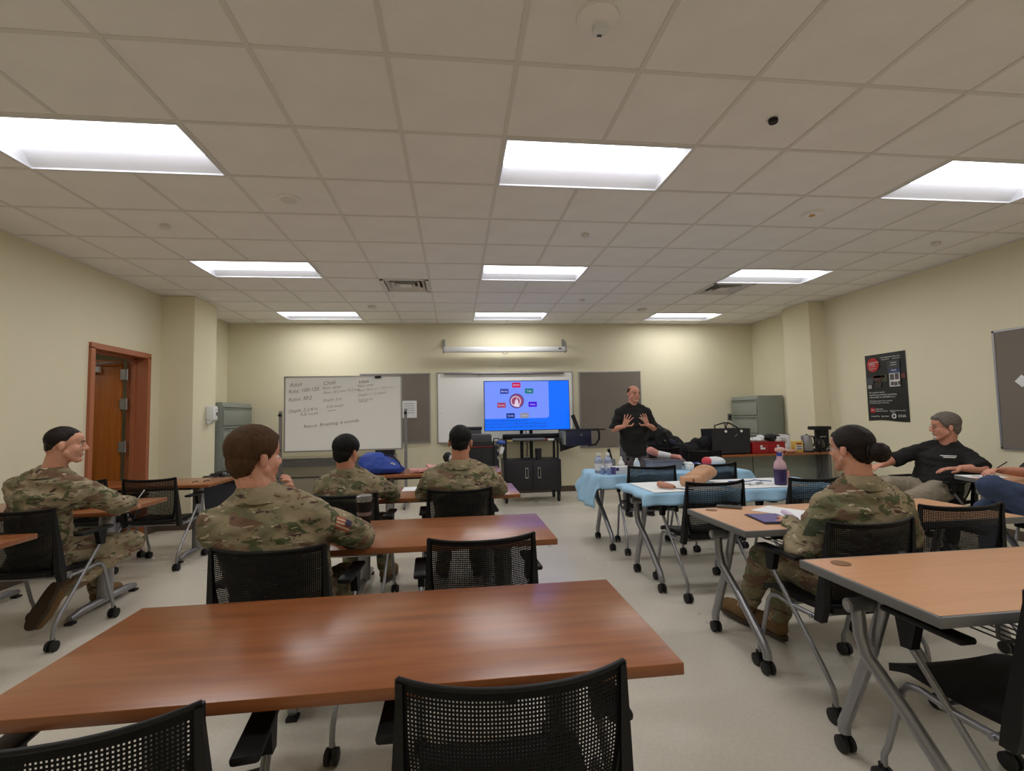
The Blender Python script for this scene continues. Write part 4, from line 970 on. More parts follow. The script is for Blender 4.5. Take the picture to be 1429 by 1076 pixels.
# black wheeled cases behind the last soldier
t = thing('rolling_case', 'black rolling case with a red line behind the far soldiers', 'case', (1.90, 4.75, 0))
obj('case_body', MB().box((1.86, 4.75, .55), (.34, .30, .94), bev=.015), M['blackcloth'], t)
obj('red_trim', MB().box((1.86, 4.597, .955), (.34, .008, .010)), mat('trim_red', (140, 24, 34), .5), t)
obj('lid', MB().box((1.84, 4.74, 1.07), (.34, .29, .11), bev=.01), mat('lid_grey', (62, 62, 68), .5), t)
obj('side_pocket', MB().box((2.07, 4.72, .72), (.08, .26, .50), bev=.02), M['blackcloth'], t)
obj('pull_handle', MB().tube([(2.04, 4.72, .95), (2.05, 4.72, 1.06), (2.12, 4.72, 1.06), (2.14, 4.72, .95)], .010), M['black'], t)
for x in (1.74, 1.98): obj('wheel', MB().lathe((x-.015, 4.66, .045), [(0, 0), (.045, 0), (.045, .03), (0, .03)], 16, 'X'), M['rubber'], t)
for z in (.90, .80): obj('buckle', MB().box((2.10, 4.585, z), (.03, .012, .045)), M['alu'], t)
obj('white_tag', MB().box((2.15, 4.60, .90), (.05, .006, .10), rot=(0, .3, 0)), lab_w, t)
t = thing('knit_hat', 'small blue folded hat on top of the rolling case', 'hat', (2.16, 4.72, 1.0))
blob('cap_cloth', MB().ell((2.15, 4.72, 1.0), (.07, .06, .03)), mat('cap_blue', (52, 90, 170), .7), t, .006, 1)
t = thing('camera_bag', 'second dark box stacked behind the rolling case', 'box', (1.74, 5.05, 0))
obj('box_body', MB().box((1.74, 5.12, .60), (.30, .26, 1.18), bev=.01), mat('lid_grey', (62, 62, 68), .5), t); obj('box_lid', MB().box((1.74, 5.12, 1.205), (.32, .28, .04), bev=.005), M['cart'], t)
t = thing('crumpled_pouch', 'black and white crumpled pouch left of the far soldier', 'pouch', (1.42, 3.75, TZ))
blob('pouch_body', MB().capsule((1.46, 3.72, TZ+.03), (1.41, 3.72, TZ+.15), .045, .055), M['blackcloth'], t, .008, 1, .01, 20)
obj('white_print', MB().box((1.45, 3.662, TZ+.14), (.035, .006, .06), rot=(0, .3, 0)), lab_w, t)
_before = set(scene.objects)
# backpack and coat
t = thing('backpack', 'large black backpack heaped on a chair beside the standing man', 'backpack', (4.62, 4.42, .47))
blob('pack_body', MB().ell((4.62, 4.42, .80), (.28, .18, .36)).ell((4.50, 4.42, 1.06), (.22, .16, .16)).ell((4.84, 4.42, .76), (.18, .16, .27)), M['blackcloth'], t, .014, 3, .03, 7, (1, 1, 1), 9)
for dx in (-.12, .06): obj('strap', MB().tube([(4.56+dx, 4.22, 1.08), (4.60+dx, 4.19, .95), (4.66+dx, 4.19, .80), (4.70+dx, 4.20, .66)], .018, seg=8), M['black'], t)
obj('carry_handle', MB().tube([(4.80, 4.32, .90), (4.90, 4.30, .885), (4.95, 4.30, .87)], .022, seg=10), M['black'], t)
obj('buckle', MB().box((4.62, 4.215, .96), (.03, .015, .02)), M['alu'], t)
obj('blue_pocket', MB().box((4.74, 4.24, .93), (.10, .05, .07), rot=(0, .4, 0), bev=.015), mat('pocket_blue', (44, 50, 74), .7), t)
t = thing('black_coat', 'black coat draped over a chair at the end of the side table', 'coat', (5.12, 4.3, .47))
blob('coat_cloth', MB().box((5.12, 4.30, .76), (.48, .12, .34), bev=.03).ell((5.22, 4.30, .94), (.20, .09, .09)).ell((5.02, 4.28, .86), (.14, .09, .10)), mat('coat_black', (17, 17, 19), .9), t, .012, 3, .025, 8, (1.4, 1, .5), 12)
for o in [o for o in scene.objects if o not in _before and o.parent is None]:
    o.location = (o.location.x - (.0 if o.name == 'backpack' else .26), o.location.y + (.56 if o.name == 'backpack' else -.02), o.location.z)
# ------------------------------------------------------------------ things on the side table
SZ = .76
_before = set(scene.objects)
t = thing('tote_bag', 'black rubber tote bag with white rivets on the side table', 'bag', (5.48, 4.60, SZ))
A = [[(5.48+a*x, 4.60+b*y, SZ+z) for x, y in ((-1, -1), (1, -1), (1, 1), (-1, 1))] for a, b, z in ((.235, .10, 0), (.275, .14, .02), (.285, .15, .36), (.275, .14, .36), (.25, .12, .03))]
obj('bag_shell', MB().rings(A), M['cart'], t)
for y in (4.45, 4.75): obj('handle', MB().tube([(5.42, y, SZ+.33), (5.42, y+.02, SZ+.40), (5.46, 4.60, SZ+.44), (5.54, 4.60, SZ+.44), (5.58, y+.02, SZ+.38), (5.60, y, SZ+.33)], .010, seg=8), M['black'], t)
for x in (5.40, 5.63): obj('rivet', MB().lathe((x, 4.448, SZ+.325), [(0, 0), (.017, 0), (.017, -.008), (0, -.008)], 16, 'Y'), cap_w, t)
obj('toggle', MB().tube([(5.53, 4.445, SZ+.25), (5.57, 4.445, SZ+.29)], .006), M['grey_edge'], t)
for x, l_ in ((5.93, 'left red plastic box beside the tote bag'), (6.19, 'right red plastic box with white mark')):
    t = thing('red_box', l_, 'box', (x, 4.55, SZ), group='red boxes on the side table')
    obj('box_wall', MB().box((x, 4.55, SZ+.075), (.245, .20, .15), bev=.006), M['red'], t)
    obj('lid', MB().box((x, 4.55, SZ+.155), (.255, .21, .018), bev=.004), M['red'], t)
    obj('white_mark', MB().box((x+.03, 4.447, SZ+.075), (.07, .004, .025)).box((x+.01, 4.447, SZ+.105), (.03, .004, .03), rot=(0, .6, 0)), lab_w, t)
t = thing('plastic_bag', 'crumpled white plastic bag on the left red box', 'bag', (5.93, 4.56, SZ+.165))
blob('bag_film', MB().ell((5.93, 4.56, SZ+.19), (.11, .09, .035)).ell((6.0, 4.56, SZ+.22), (.05, .06, .04)), lab_w, t, .008, 1, .012, 24)
t = thing('baseball_hat', 'black hat resting on the right red box', 'hat', (6.16, 4.56, SZ+.165))
blob('crown', MB().ell((6.16, 4.56, SZ+.22), (.09, .08, .055)).box((6.16, 4.50, SZ+.18), (.05, .05, .06), bev=.01), M['blackcloth'], t, .007, 2)
obj('brim', MB().ell((6.24, 4.54, SZ+.245), (.06, .06, .012)), M['blackcloth'], t)
for x, r_, l_ in ((6.33, .10, 'tilted white framed card left of the other on the side table'), (6.50, .14, 'framed certificate with brown edge on the side table')):
    t = thing('framed_card', l_, 'card', (x, 4.72, SZ))
    obj('card', MB().box((x, 4.72, SZ+.13), (.17, .008, .24), rot=(-.15, r_, 0)), M['paper'], t)
    obj('frame_edge', MB().box((x+.0, 4.728, SZ+.13), (.19, .008, .26), rot=(-.15, r_, 0)), mat('frame_brown', (110, 76, 60), .5), t)
    for k in range(4): obj('print_line', MB().box((x-.01, 4.7145-.0*k, SZ+.19-.03*k), (.09, .003, .006), rot=(-.15, r_, 0)), M['tack'], t)
t = thing('tea_box', 'yellow tea carton between cards and kettle', 'box', (6.56, 4.52, SZ))
obj('carton', MB().box((6.56, 4.52, SZ+.08), (.13, .08, .16), bev=.003), mat('carton_yellow', (214, 178, 92), .6), t)
obj('red_band', MB().box((6.56, 4.479, SZ+.125), (.08, .003, .02)), M['red'], t); obj('white_window', MB().box((6.56, 4.479, SZ+.07), (.10, .003, .06)), lab_w, t)
for k in range(2): obj('print_line', MB().box((6.56, 4.4765, SZ+.085-.03*k), (.08, .002, .012)), M['black'], t)
t = thing('sponge', 'pinkish crumpled cloth in front of the tea carton', 'cloth', (6.42, 4.46, SZ))
blob('cloth_fold', MB().ell((6.42, 4.47, SZ+.025), (.08, .04, .025)), mat('cloth_pink', (200, 150, 130), .8), t, .007, 1, .008, 20)
t = thing('kettle', 'brushed steel electric kettle on the side table', 'kettle', (6.72, 4.52, SZ))
obj('power_base', MB().lathe((6.72, 4.52, SZ), [(0, 0), (.085, 0), (.08, .018), (0, .018)], 26), M['black'], t)
obj('kettle_body', MB().lathe((6.72, 4.52, SZ+.022), [(0, 0), (.078, 0), (.080, .02), (.062, .20), (.058, .215), (0, .222)], 30), M['steel'], t)
obj('spout', MB().poly([(6.665, 4.50, SZ+.225), (6.665, 4.54, SZ+.225), (6.630, 4.52, SZ+.232)], (0, 0, -.045)), M['steel'], t)
obj('handle', MB().tube([(6.775, 4.52, SZ+.225), (6.83, 4.52, SZ+.215), (6.845, 4.52, SZ+.13), (6.80, 4.52, SZ+.06)], .011, seg=10), M['black'], t)
obj('lid_knob', MB().lathe((6.72, 4.52, SZ+.243), [(0, 0), (.015, 0), (.012, .012), (0, .012)], 14), M['black'], t)
t = thing('coffee_maker', 'black coffee maker with glass pot at the end of the side table', 'coffee maker', (6.97, 4.56, SZ))
obj('base', MB().box((6.98, 4.55, SZ+.02), (.20, .22, .04), bev=.006), M['black'], t)
obj('tower', MB().box((7.03, 4.60, SZ+.18), (.09, .18, .30), bev=.006), M['black'], t)
obj('brew_head', MB().box((6.97, 4.56, SZ+.335), (.22, .20, .05), bev=.008), M['black'], t)
obj('carafe', MB().lathe((6.935, 4.53, SZ+.042), [(0, 0), (.055, 0), (.066, .03), (.062, .09), (.045, .125), (.048, .14), (0, .14)], 26), mat('smoked_glass', (60, 56, 54), .08, trans=.4), t)
obj('carafe_handle', MB().tube([(6.90, 4.475, SZ+.165), (6.875, 4.44, SZ+.15), (6.88, 4.44, SZ+.09), (6.90, 4.47, SZ+.07)], .008), M['black'], t)
obj('filter_basket', MB().lathe((6.935, 4.53, SZ+.20), [(0, 0), (.04, 0), (.055, .11), (0, .11)], 22), M['black'], t)
obj('steel_trim', MB().box((6.935, 4.459, SZ+.215), (.09, .004, .012)), M['steel'], t)
obj('power_cord', MB().tube([(6.86, 4.50, SZ+.004), (6.83, 4.395, SZ+.004), (6.83, 4.385, .70), (6.84, 4.39, .55), (6.80, 4.40, .42), (6.76, 4.42, .25), (6.74, 4.44, .02)], .004, seg=6), M['black'], t)
for o in [o for o in scene.objects if o not in _before and o.parent is None]:
    # the group stands a little nearer than first measured
    o.location = (1.514+(o.location.x-1.514)*.955, -2.18+(o.location.y+2.18)*.955, o.location.z+.015)
# ------------------------------------------------------------------ people
def V3(*a): return Vector(a)
def headmat(c, yaw, pitch=0, roll=0):
    """x right, y forward, z up; yaw from +Y towards +X"""
    R = Matrix.Rotation(-yaw, 3, 'Z') @ Matrix.Rotation(pitch, 3, 'X') @ Matrix.Rotation(roll, 3, 'Y')
    return Matrix.Translation(c) @ R.to_4x4()
def add_head(mb, Mh, k=1.0, jaw=1.0):
    R = Mh.to_3x3()
    P = lambda x, y, z: Mh @ V3(x*k, y*k, z*k)
    E = lambda c, r: mb.ell(P(*c), tuple(q*k for q in r), R)
    C = lambda a, b, r0, r1: mb.capsule(P(*a), P(*b), r0*k, r1*k, 12)
    E((0, -.012, .036), (.075, .094, .084)); E((0, -.045, -.005), (.061, .055, .066)); E((0, .028, -.025), (.062*jaw, .062, .084))
    E((0, .055, .045), (.055, .036, .045))
    for s in (-1, 1):
        C((s*.042*jaw, .010, -.048), (s*.014, .064, -.094), .027, .020)
        E((s*.034, .054, -.024), (.028, .027, .032)); C((s*.012, .084, .024), (s*.040, .074, .022), .0085, .0075)
        E((s*.078, -.012, -.006), (.008, .018, .030)); C((s*.081, -.018, .014), (s*.082, -.022, -.008), .007, .006)
        E((s*.012, .098, -.026), (.009, .010, .008))
    C((0, .086, .018), (0, .108, -.020), .009, .0125); C((-.018, .084, -.054), (.018, .084, -.054), .008, .008); C((-.014, .083, -.064), (.014, .083, -.064), .008, .008)
    E((0, .076, -.094), (.020, .016, .016))
def add_hand(mb, w, d, n, k=1.0, side=1, curl=.5, spread=.1, thumb=.7):
    """w wrist, d finger direction, n back-of-hand normal, side +1 right hand"""
    d = Vector(d).normalized(); n = Vector(n); n = (n - n.dot(d)*d).normalized(); s = d.cross(n)*side      # towards the thumb
    P = lambda a, b, c: Vector(w) + (d*a + s*b + n*c)*k
    for j in range(4):
        b = .030 - .020*j
        mb.capsule(P(.008, b*.6, 0), P(.078, b, 0), .014*k, .0115*k, 10)
        L = (.040, .046, .043, .034)[j]
        p = P(.080, b, 0); a = curl*.5; r = .0092*k
        dd = d*math.cos(spread*(1.5-j)*.5) + s*math.sin(spread*(1.5-j)*.5)
        for seg in range(3):
            dv = (dd*math.cos(a) - n*math.sin(a)); q = p + dv*L*k*(1, .62, .5)[seg]
            mb.capsule(p, q, r, r*.92, 10, 3); p = q; r *= .92; a += curl*.75
    t0 = P(.020, .028, -.006); t1 = t0 + (d*.5*.055 + s*.045*thumb + n*-.012)*k*1.1; t2 = t1 + (d*.034 + s*.008 - n*.006)*k
    mb.capsule(t0, t1, .014*k, .011*k, 10, 3); mb.capsule(t1, t2, .011*k, .009*k, 10, 3)
    mb.ell(P(.045, 0, -.002), (.036*k, .036*k, .014*k), Matrix((d, s, n)).transposed())
def person(name, label, base, J, look, wear, top='camo', k=1.0, girth=1.0, sleeve='long', legs_m=None, shoes='boot', skin=None, hair=None, hair_style='short', hand=None, jaw=1.0, voxel=.006, seed=0, collar=True):
    """J holds the joints in metres; one continuous body mesh, clothing and hair as its parts"""
    t = thing(name, label, 'person', base)
    skin = skin or M['skin']
    Mh = headmat(Vector(J['head']), *look)
    nk, ch, pv = Vector(J['neck']), Vector(J['chest']), Vector(J['pelvis'])
    sh = {s: Vector(J['sh'+s]) for s in 'LR'}; el = {s: Vector(J['el'+s]) for s in 'LR'}; wr = {s: Vector(J['wr'+s]) for s in 'LR'}
    hp = {s: Vector(J['hip'+s]) for s in 'LR'}; kn = {s: Vector(J['kn'+s]) for s in 'LR'}; an = {s: Vector(J['an'+s]) for s in 'LR'}; to = {s: Vector(J['to'+s]) for s in 'LR'}
    rt = (sh['R']-sh['L']).normalized(); spine = (nk-pv).normalized(); fw = spine.cross(rt).normalized()*-1
    if fw.dot(rt.cross(Vector((0, 0, 1)))*-1) < 0: pass
    fw = Vector((0, 0, 1)).cross(rt).normalized()
    hr = (hp['R']-hp['L']).normalized(); hf = Vector((0, 0, 1)).cross(hr).normalized()
    def torso(mb, e, hem=None):
        g = girth
        secs = [(pv + V3(0, 0, -.06 if hem is None else hem), hr, (.150+e)*g, hf, (.105+e)*g), (pv + (ch-pv)*.35, (hr+rt).normalized(), (.155+e)*g, (hf+fw).normalized(), (.108+e)*g),
                (ch, rt, (.165+e)*g, fw, (.112+e)*g), (ch + (nk-ch)*.45, rt, (.165+e)*g, fw, (.100+e)*g), (ch + (nk-ch)*.78, rt, .125+e, fw, .075+e), (nk, rt, .062+e*.6, fw, .056+e*.6)]
        mb.loft(secs, 28, 2.3)
        for s in 'LR':
            mb.capsule(nk - V3(0, 0, .045), sh[s], (.050+e), (.056+e)); mb.capsule(nk + V3(0, 0, .012), nk + (sh[s]-nk)*.72 + V3(0, 0, .022), .050+e*.4, .036+e*.8); mb.capsule(ch + (nk-ch)*.3 + (sh[s]-nk)*.35, sh[s] - V3(0, 0, .03), .075+e, .05+e)
    mb = MB(); add_head(mb, Mh, k, jaw); mb.capsule(nk - V3(0, 0, .04), Mh @ V3(0, -.022*k, -.045*k), .064*k, .060*k); torso(mb, 0)
    for s in 'LR':
        mb.capsule(sh[s], el[s], .050*k, .042*k); mb.capsule(el[s], wr[s], .043*k, .027*k)
        mb.capsule(hp[s], kn[s], .082, .056); mb.capsule(kn[s], an[s], .054, .036); mb.capsule(an[s], to[s], .036, .028)
        if hand and s in hand: add_hand(mb, wr[s], *hand[s][:2], k=k, side=1 if s == 'R' else -1, **hand[s][2])
        else: add_hand(mb, wr[s], (wr[s]-el[s]).normalized(), (0, 0, 1), k=k, side=1 if s == 'R' else -1, curl=.5)
    bme = remesh(mb, voxel, 2, 'body')
    bworld = bme.copy()
    bme.transform(getobj_world(t).inverted()); bme.materials.clear(); link('body', bme, skin, t)
    bv = BVHTree.FromPolygons([v.co.copy() for v in bworld.vertices], [p.vertices[:] for p in bworld.polygons])
    # hair: the scalp of the body itself, grown outwards above a hairline
    if hair:
        inv = Mh.inverted(); th = {'short': .007, 'crew': .004, 'full': .016, 'bun': .010, 'bald': .004}[hair_style]
        def hairline(p):
            a = math.degrees(math.atan2(abs(p.x), p.y))       # 0 front .. 180 back
            tab = {'short': ((0, .074), (40, .070), (66, .035), (82, .004), (98, .018), (116, .0), (135, -.052), (180, -.064)),
                   'crew': ((0, .078), (40, .078), (64, .055), (84, .022), (100, .022), (120, .0), (140, -.040), (180, -.052)),
                   'full': ((0, .070), (40, .064), (62, .020), (80, -.012), (98, .014), (116, -.012), (135, -.062), (180, -.078)),
                   'bun': ((0, .072), (40, .064), (62, .030), (80, -.004), (98, .018), (116, -.010), (140, -.056), (180, -.075)),
                   'bald': ((0, .12), (60, .115), (75, .060), (86, .030), (98, .024), (120, .0), (140, -.050), (180, -.060))}[hair_style]
            for (a0, z0), (a1, z1) in zip(tab, tab[1:]):
                if a0 <= a <= a1: return z0 + (z1-z0)*(a-a0)/(a1-a0)
            return tab[-1][1]
        val = []
        for v in bworld.vertices:
            p = (inv @ v.co)/k
            if p.z < -.12 or p.length > .2: val.append(-1.0); continue
            g = p.z - hairline(p)
            if hair_style == 'bald' and p.z > .085 and p.y > -.06: g = -.02
            if abs(p.x) > .0735 and abs(p.y+.013) < .019 and p.z < .020: g = -.05      # ears
            val.append(g + .004*noise.noise(p*60))
        bm = bmesh.new(); bm.from_mesh(bworld); bm.verts.ensure_lookup_table()
        dl = [f for f in bm.faces if max(val[v.index] for v in f.verts) < -.006]
        nrm = {v.index: v.normal.copy() for v in bm.verts}
        for v in bm.verts:
            g = val[v.index]
            if g < -.006: continue
            s_ = min(max((g+.004)/.020, 0), 1); s_ = s_*s_*(3-2*s_)
            p = (inv @ v.co)/k
            side = 1.0
            if hair_style in ('short', 'crew'): side = .45 + .55*min(max((p.z+.0)/.06, 0), 1)
            if hair_style == 'full': side = .7 + .5*min(max((p.z-.0)/.07, 0), 1)
            v.co += nrm[v.index]*k*(-.002 + (th+.002)*s_*side + .0016*noise.noise(p*90)*s_)
        bmesh.ops.delete(bm, geom=dl, context='FACES')
        hm = bpy.data.meshes.new('hair'); bm.to_mesh(hm); bm.free(); hm.shade_smooth(); hm.transform(getobj_world(t).inverted()); hm.materials.clear()
        link('hair', hm, hair, t)
    P = lambda x, y, z: Mh @ V3(x*k, y*k, z*k)
    R3 = Mh.to_3x3()
    if wear.get('face', True):
        for s in (-1, 1):
            e = MB().ell(P(s*.030, .0735, .002), (.0115*k, .0095*k, .0065*k), R3, 2); obj('eye', e, M['eye'], t)
            obj('iris', MB().ell(P(s*.030, .0815, .002), (.0048*k, .003*k, .0048*k), R3, 2), M['iris'], t)
            obj('eyebrow', MB().tube([P(s*.014, .0915, .025), P(s*.030, .089, .030), P(s*.046, .077, .025)], .0030*k, seg=6), hair or M['hair_brown'], t)
        obj('lips', MB().tube([P(-.020, .0865, -.059), P(0, .0935, -.057), P(.020, .0865, -.059)], .0042*k, seg=8), M['lips'], t)
    if wear.get('glasses'):
        g = MB()
        for s in (-1, 1):
            g.tube([P(s*.031 + .019*math.cos(a), .094, .0 + .013*math.sin(a)) for a in [2*PI*q/14 for q in range(15)]], .0014*k, seg=6)
            g.tube([P(s*.050, .092, .005), P(s*.076, .04, .008), P(s*.082, -.012, .012)], .0016*k, seg=6)
        g.tube([P(-.012, .095, .003), P(.012, .095, .003)], .0014*k, seg=6); obj('glasses', g, wear['glasses'], t)
    if wear.get('beard'):
        blob('beard', MB().ell(P(0, .080, -.090), (.024*k, .016*k, .022*k), R3).capsule(P(-.02, .088, -.046), P(.02, .088, -.046), .005*k, .005*k), wear['beard'], t, .005, 1, .002, 60)
    # upper garment
    long_ = sleeve == 'long'
    mb = MB(); torso(mb, .026 if long_ else .020, hem=(-.10 if long_ else -.14) if wear.get('untuck', True) else None)
    for s in 'LR':
        e = .024*k
        if long_:
            mb.capsule(sh[s], el[s], .056*k+.018, .050*k+.016); mb.capsule(el[s], el[s]+(wr[s]-el[s])*.93, .052*k+.014, .034*k+.010)
            mb.ell(el[s], (.066*k, .066*k, .062*k))
        else:
            mid = sh[s] + (el[s]-sh[s])*.80; mb.capsule(sh[s], mid, .056*k+.012, .056*k+.014)
            d = (el[s]-sh[s]).normalized(); mb.cyl(mid, mid+d*.05, .060*k+.012, .062*k+.012, seg=20)
    if long_ and collar:
        up = (Mh @ V3(0, -.02, -.04) - nk).normalized(); a = up.orthogonal().normalized()
        c0 = nk + up*.012
        for s_ in range(12):
            pass
        u_ = rt; v_ = fw
        mb.loft([(c0 - up*.03, u_, .088*k, v_, .082*k), (c0 + up*.028, u_, .072*k, v_, .070*k)], 24, 2.0)
    gme = remesh(mb, .010, 3, 'jacket')
    # folds: across the back, along the sleeves
    wrinkle(gme, .012 if long_ else .008, 6.0, (.8, 1, 2.1), seed); wrinkle(gme, .0045, 16, (.9, 1, 1.8), seed+5)
    gm = {'camo': M['camo'], 'polo': M['polo']}[top]
    gw = gme.copy(); gbv = BVHTree.FromPolygons([v.co.copy() for v in gw.vertices], [p.vertices[:] for p in gw.polygons])
    gme.transform(getobj_world(t).inverted()); gme.materials.clear(); link('jacket' if long_ else 'polo_shirt', gme, gm, t)
    if not long_:      # collar flaps and placket
        c0 = nk - fw*.008; tl = (rt.cross(fw)*-1 if rt.cross(fw).z < 0 else rt.cross(fw)); fu = (fw - tl*.38).normalized()
        cr = MB().loft([(c0 - tl*.020, rt, .098*k, fu, .100*k), (c0 + tl*.014, rt, .076*k, fu, .080*k), (c0 + tl*.012, rt, .071*k, fu, .074*k), (c0 - tl*.02, rt, .071*k, fu, .074*k)], 24, 2.0)
        obj('collar', cr, gm, t)
    else:
        up = (Mh @ V3(0, -.02, -.04) - nk).normalized(); c0 = nk + up*.014
        cr = MB().loft([(c0 - up*.040, rt, .104*k, fw, .098*k), (c0 + up*.020, rt, .080*k, fw, .078*k), (c0 + up*.030, rt, .074*k, fw, .072*k), (c0 + up*.01, rt, .068*k, fw, .066*k)], 28, 2.0)
        me = cr.mesh('collar', 60); me.transform(getobj_world(t).inverted()); link('collar', me, gm, t)
        for s in 'LR':      # cuffs
            d = (wr[s]-el[s]).normalized(); c = wr[s]-d*.045
            obj('cuff', MB().tube([c-d*.02, c+d*.012], .034*k+.012, seg=16), gm, t)
    # trousers
    mb = MB(); tm = legs_m or M['camo']
    mb.ell(pv - V3(0, 0, .03), Vector((.150, .118, .11))*girth)
    for s in 'LR':
        lk = wear.get('legk', 1); mb.capsule(hp[s], kn[s], .100*girth, .078*lk); mb.capsule(kn[s], kn[s]+(an[s]-kn[s])*.92, .080*lk, .060*lk); mb.ell(kn[s], (.082*lk, .082*lk, .080*lk))
    tme = remesh(mb, .012, 3, 'trousers'); wrinkle(tme, .010, 7, (1, 1, 1.2), seed+9); wrinkle(tme, .004, 16, (1, 1, 1), seed+11)
    tme.transform(getobj_world(t).inverted()); tme.materials.clear(); link('trousers', tme, tm, t)
    # shoes
    for s in 'LR':
        d = (to[s]-an[s]); dl_ = d.length; d.normalize()
        shin = (kn[s]-an[s]).normalized()
        dn = (d - d.dot(Vector((0, 0, 1)))*Vector((0, 0, 1))) if abs(d.z) < .8 else d
        flat = abs((to[s]-an[s]).normalized().z) < .75
        if flat:
            f = Vector((d.x, d.y, 0)).normalized(); u = Vector((0, 0, 1)); z0 = max(min(an[s].z-.085, to[s].z-.03), 0.0)
            heel = Vector((an[s].x, an[s].y, z0)) - f*.045
        else:
            f = d; u = (shin - shin.dot(f)*f); u = u.normalized() if u.length > .05 else f.orthogonal(); heel = an[s] - f*.06 - u*.05
        r = f.cross(u)
        Q = lambda a, b, c: heel + f*a + r*b + u*c
        bw = .006 if shoes == 'boot' else 0
        mb = MB().capsule(Q(.035, 0, .058), Q(.19, 0, .055), .040+bw, .042+bw).capsule(Q(.19, 0, .050), Q(.235, 0, .046), .044+bw, .040+bw).capsule(Q(.045, 0, .06), an[s]+shin*(.16 if shoes == 'boot' else .0), .046, .052 if shoes == 'boot' else .044)
        bl = blob('boot' if shoes == 'boot' else 'shoe', mb, wear.get('shoe_mat', M['boot']), t, .009, 2, .003, 25)
        pts = []
        for q in range(24):
            a_ = 2*PI*q/24; w_ = (.054 if math.cos(a_) > 0 else .044) if shoes == 'boot' else (.048 if math.cos(a_) > 0 else .040)
            pts.append(Q(.133+.150*math.cos(a_), w_*math.copysign(abs(math.sin(a_))**.7, math.sin(a_)), 0.0))
        sm = MB().poly(pts, u*.024); obj('sole', sm, wear.get('sole_mat', M['sole']), t)
    t_info = dict(t=t, bvh=gbv, Mh=Mh, rt=rt, fw=fw, body=bv)
    return t_info
def decal(info, name, origin, d, right, up, w, h, m, nu=8, nv=6, lift=.0035, parent=None):
    """small cloth patch that follows the garment's surface"""
    o, d, right, up = Vector(origin), Vector(d).normalized(), Vector(right).normalized(), Vector(up).normalized()
    pts = []
    last = None
    mb = MB()
    def f(u, v):
        nonlocal last
        p = o + right*(u-.5)*w + up*(v-.5)*h
        hit, n, i, dist = info['bvh'].ray_cast(p, d, .5)
        if hit is None: return (last if last is not None else p)
        last = hit - d*lift; return last
    mb.grid(f, nu, nv); me = mb.mesh(name, 180); me.transform(getobj_world(info['t']).inverted())
    return link(name, me, m, info['t'])
M['patch_red'] = mat('patch_red', (176, 84, 66), .8); M['patch_white'] = mat('patch_white', (206, 188, 160), .8); M['patch_blue'] = mat('patch_blue', (60, 56, 84), .8)
M['patch_green'] = mat('patch_green', (58, 64, 48), .9)
def flag(info, o, d, right, up, w=.085, h=.052):
    right, up, o = Vector(right).normalized(), Vector(up).normalized(), Vector(o)
    for i in range(7):
        decal(info, 'flag_stripe', o + up*h*((i+.5)/7-.5), d, right, up, w, h/7, M['patch_red'] if i % 2 == 0 else M['patch_white'], 6, 1, .004)
    decal(info, 'flag_canton', o + up*h*.21 + right*w*.29, d, right, up, w*.42, h*.56, M['patch_blue'], 4, 3, .0055)
SOLE = dict(sole_mat=M['sole'])
def seated(px, py, yaw, pz=.55, spread=.14, kneez=.52, thigh=.44, foot=.08):
    """hips, knees and feet of a plainly seated figure facing yaw"""
    f = V3(math.sin(yaw), math.cos(yaw), 0); r = V3(math.cos(yaw), -math.sin(yaw), 0); p = V3(px, py, pz)
    J = dict(pelvis=p)
    for s, q in (('L', -1), ('R', 1)):
        J['hip'+s] = p + r*q*.09 - V3(0, 0, .02); J['kn'+s] = p + r*q*spread + f*thigh + V3(0, 0, kneez-pz)
        J['an'+s] = p + r*q*spread + f*(thigh+foot) + V3(0, 0, .10-pz); J['to'+s] = J['an'+s] + f*.15 + r*q*.03 - V3(0, 0, .055)
    return J
# left: soldier writing, boot tucked back under the chair
J = seated(-1.22, 1.42, .25)
J.update(head=(-1.035, 1.33, 1.245), neck=(-1.115, 1.33, 1.065), chest=(-1.20, 1.36, .82), shL=(-1.40, 1.46, .965), shR=(-.945, 1.31, .975), elL=(-1.42, 1.72, .80), elR=(-.825, 1.53, .812),
         wrL=(-1.20, 1.82, .80), wrR=(-.875, 1.74, .80), hipR=(-1.14, 1.42, .53), knR=(-.90, 1.80, .50), anR=(-1.11, 1.40, .27), toR=(-1.17, 1.36, .12))
p1 = person('person', 'soldier with a shaved neck in camouflage, writing at the left edge', (-1.2, 1.4, 0), J, (math.radians(58), -.05), {}, hair=M['hair_dark'], hair_style='crew', seed=1, k=1.02,
            hand={'R': ((-.6, .8, -.1), (.3, .2, 1), dict(curl=.9)), 'L': ((.8, .6, 0), (0, 0, 1), dict(curl=.3))})
o = obj('pencil', MB().tube([(-.875, 1.80, .80), (-.80, 1.76, .88)], .004, seg=8), M['paper']); tag(rebase(o, (-.87, 1.8, .8)), 'white pen in the hand of the soldier at the left', 'pen')
# middle: brown-haired soldier, hand at his mouth
J = seated(.74, .16, .05)
J.update(head=(.645, .055, 1.215), neck=(.668, .06, 1.055), chest=(.72, .09, .82), shL=(.485, .07, .935), shR=(.905, .06, .950), elL=(.46, .36, .80), elR=(1.045, .27, .812), wrL=(.66, .40, .98), wrR=(.84, .55, .80))
p2 = person('person', 'brown-haired soldier seen from behind with a flag patch, hand at mouth', (.74, .16, 0), J, (math.radians(36), -.02), {}, hair=M['hair_brown'], hair_style='full', seed=3, k=1.08, girth=1.16,
            hand={'L': ((.45, -.45, .75), (.6, .6, -.1), dict(curl=.8)), 'R': ((-.8, .5, 0), (0, 0, 1), dict(curl=.4))})
flag(p2, (1.10, -.05, .93), (-.55, .80, -.12), (.80, .45, -.42), (.35, .05, .93))
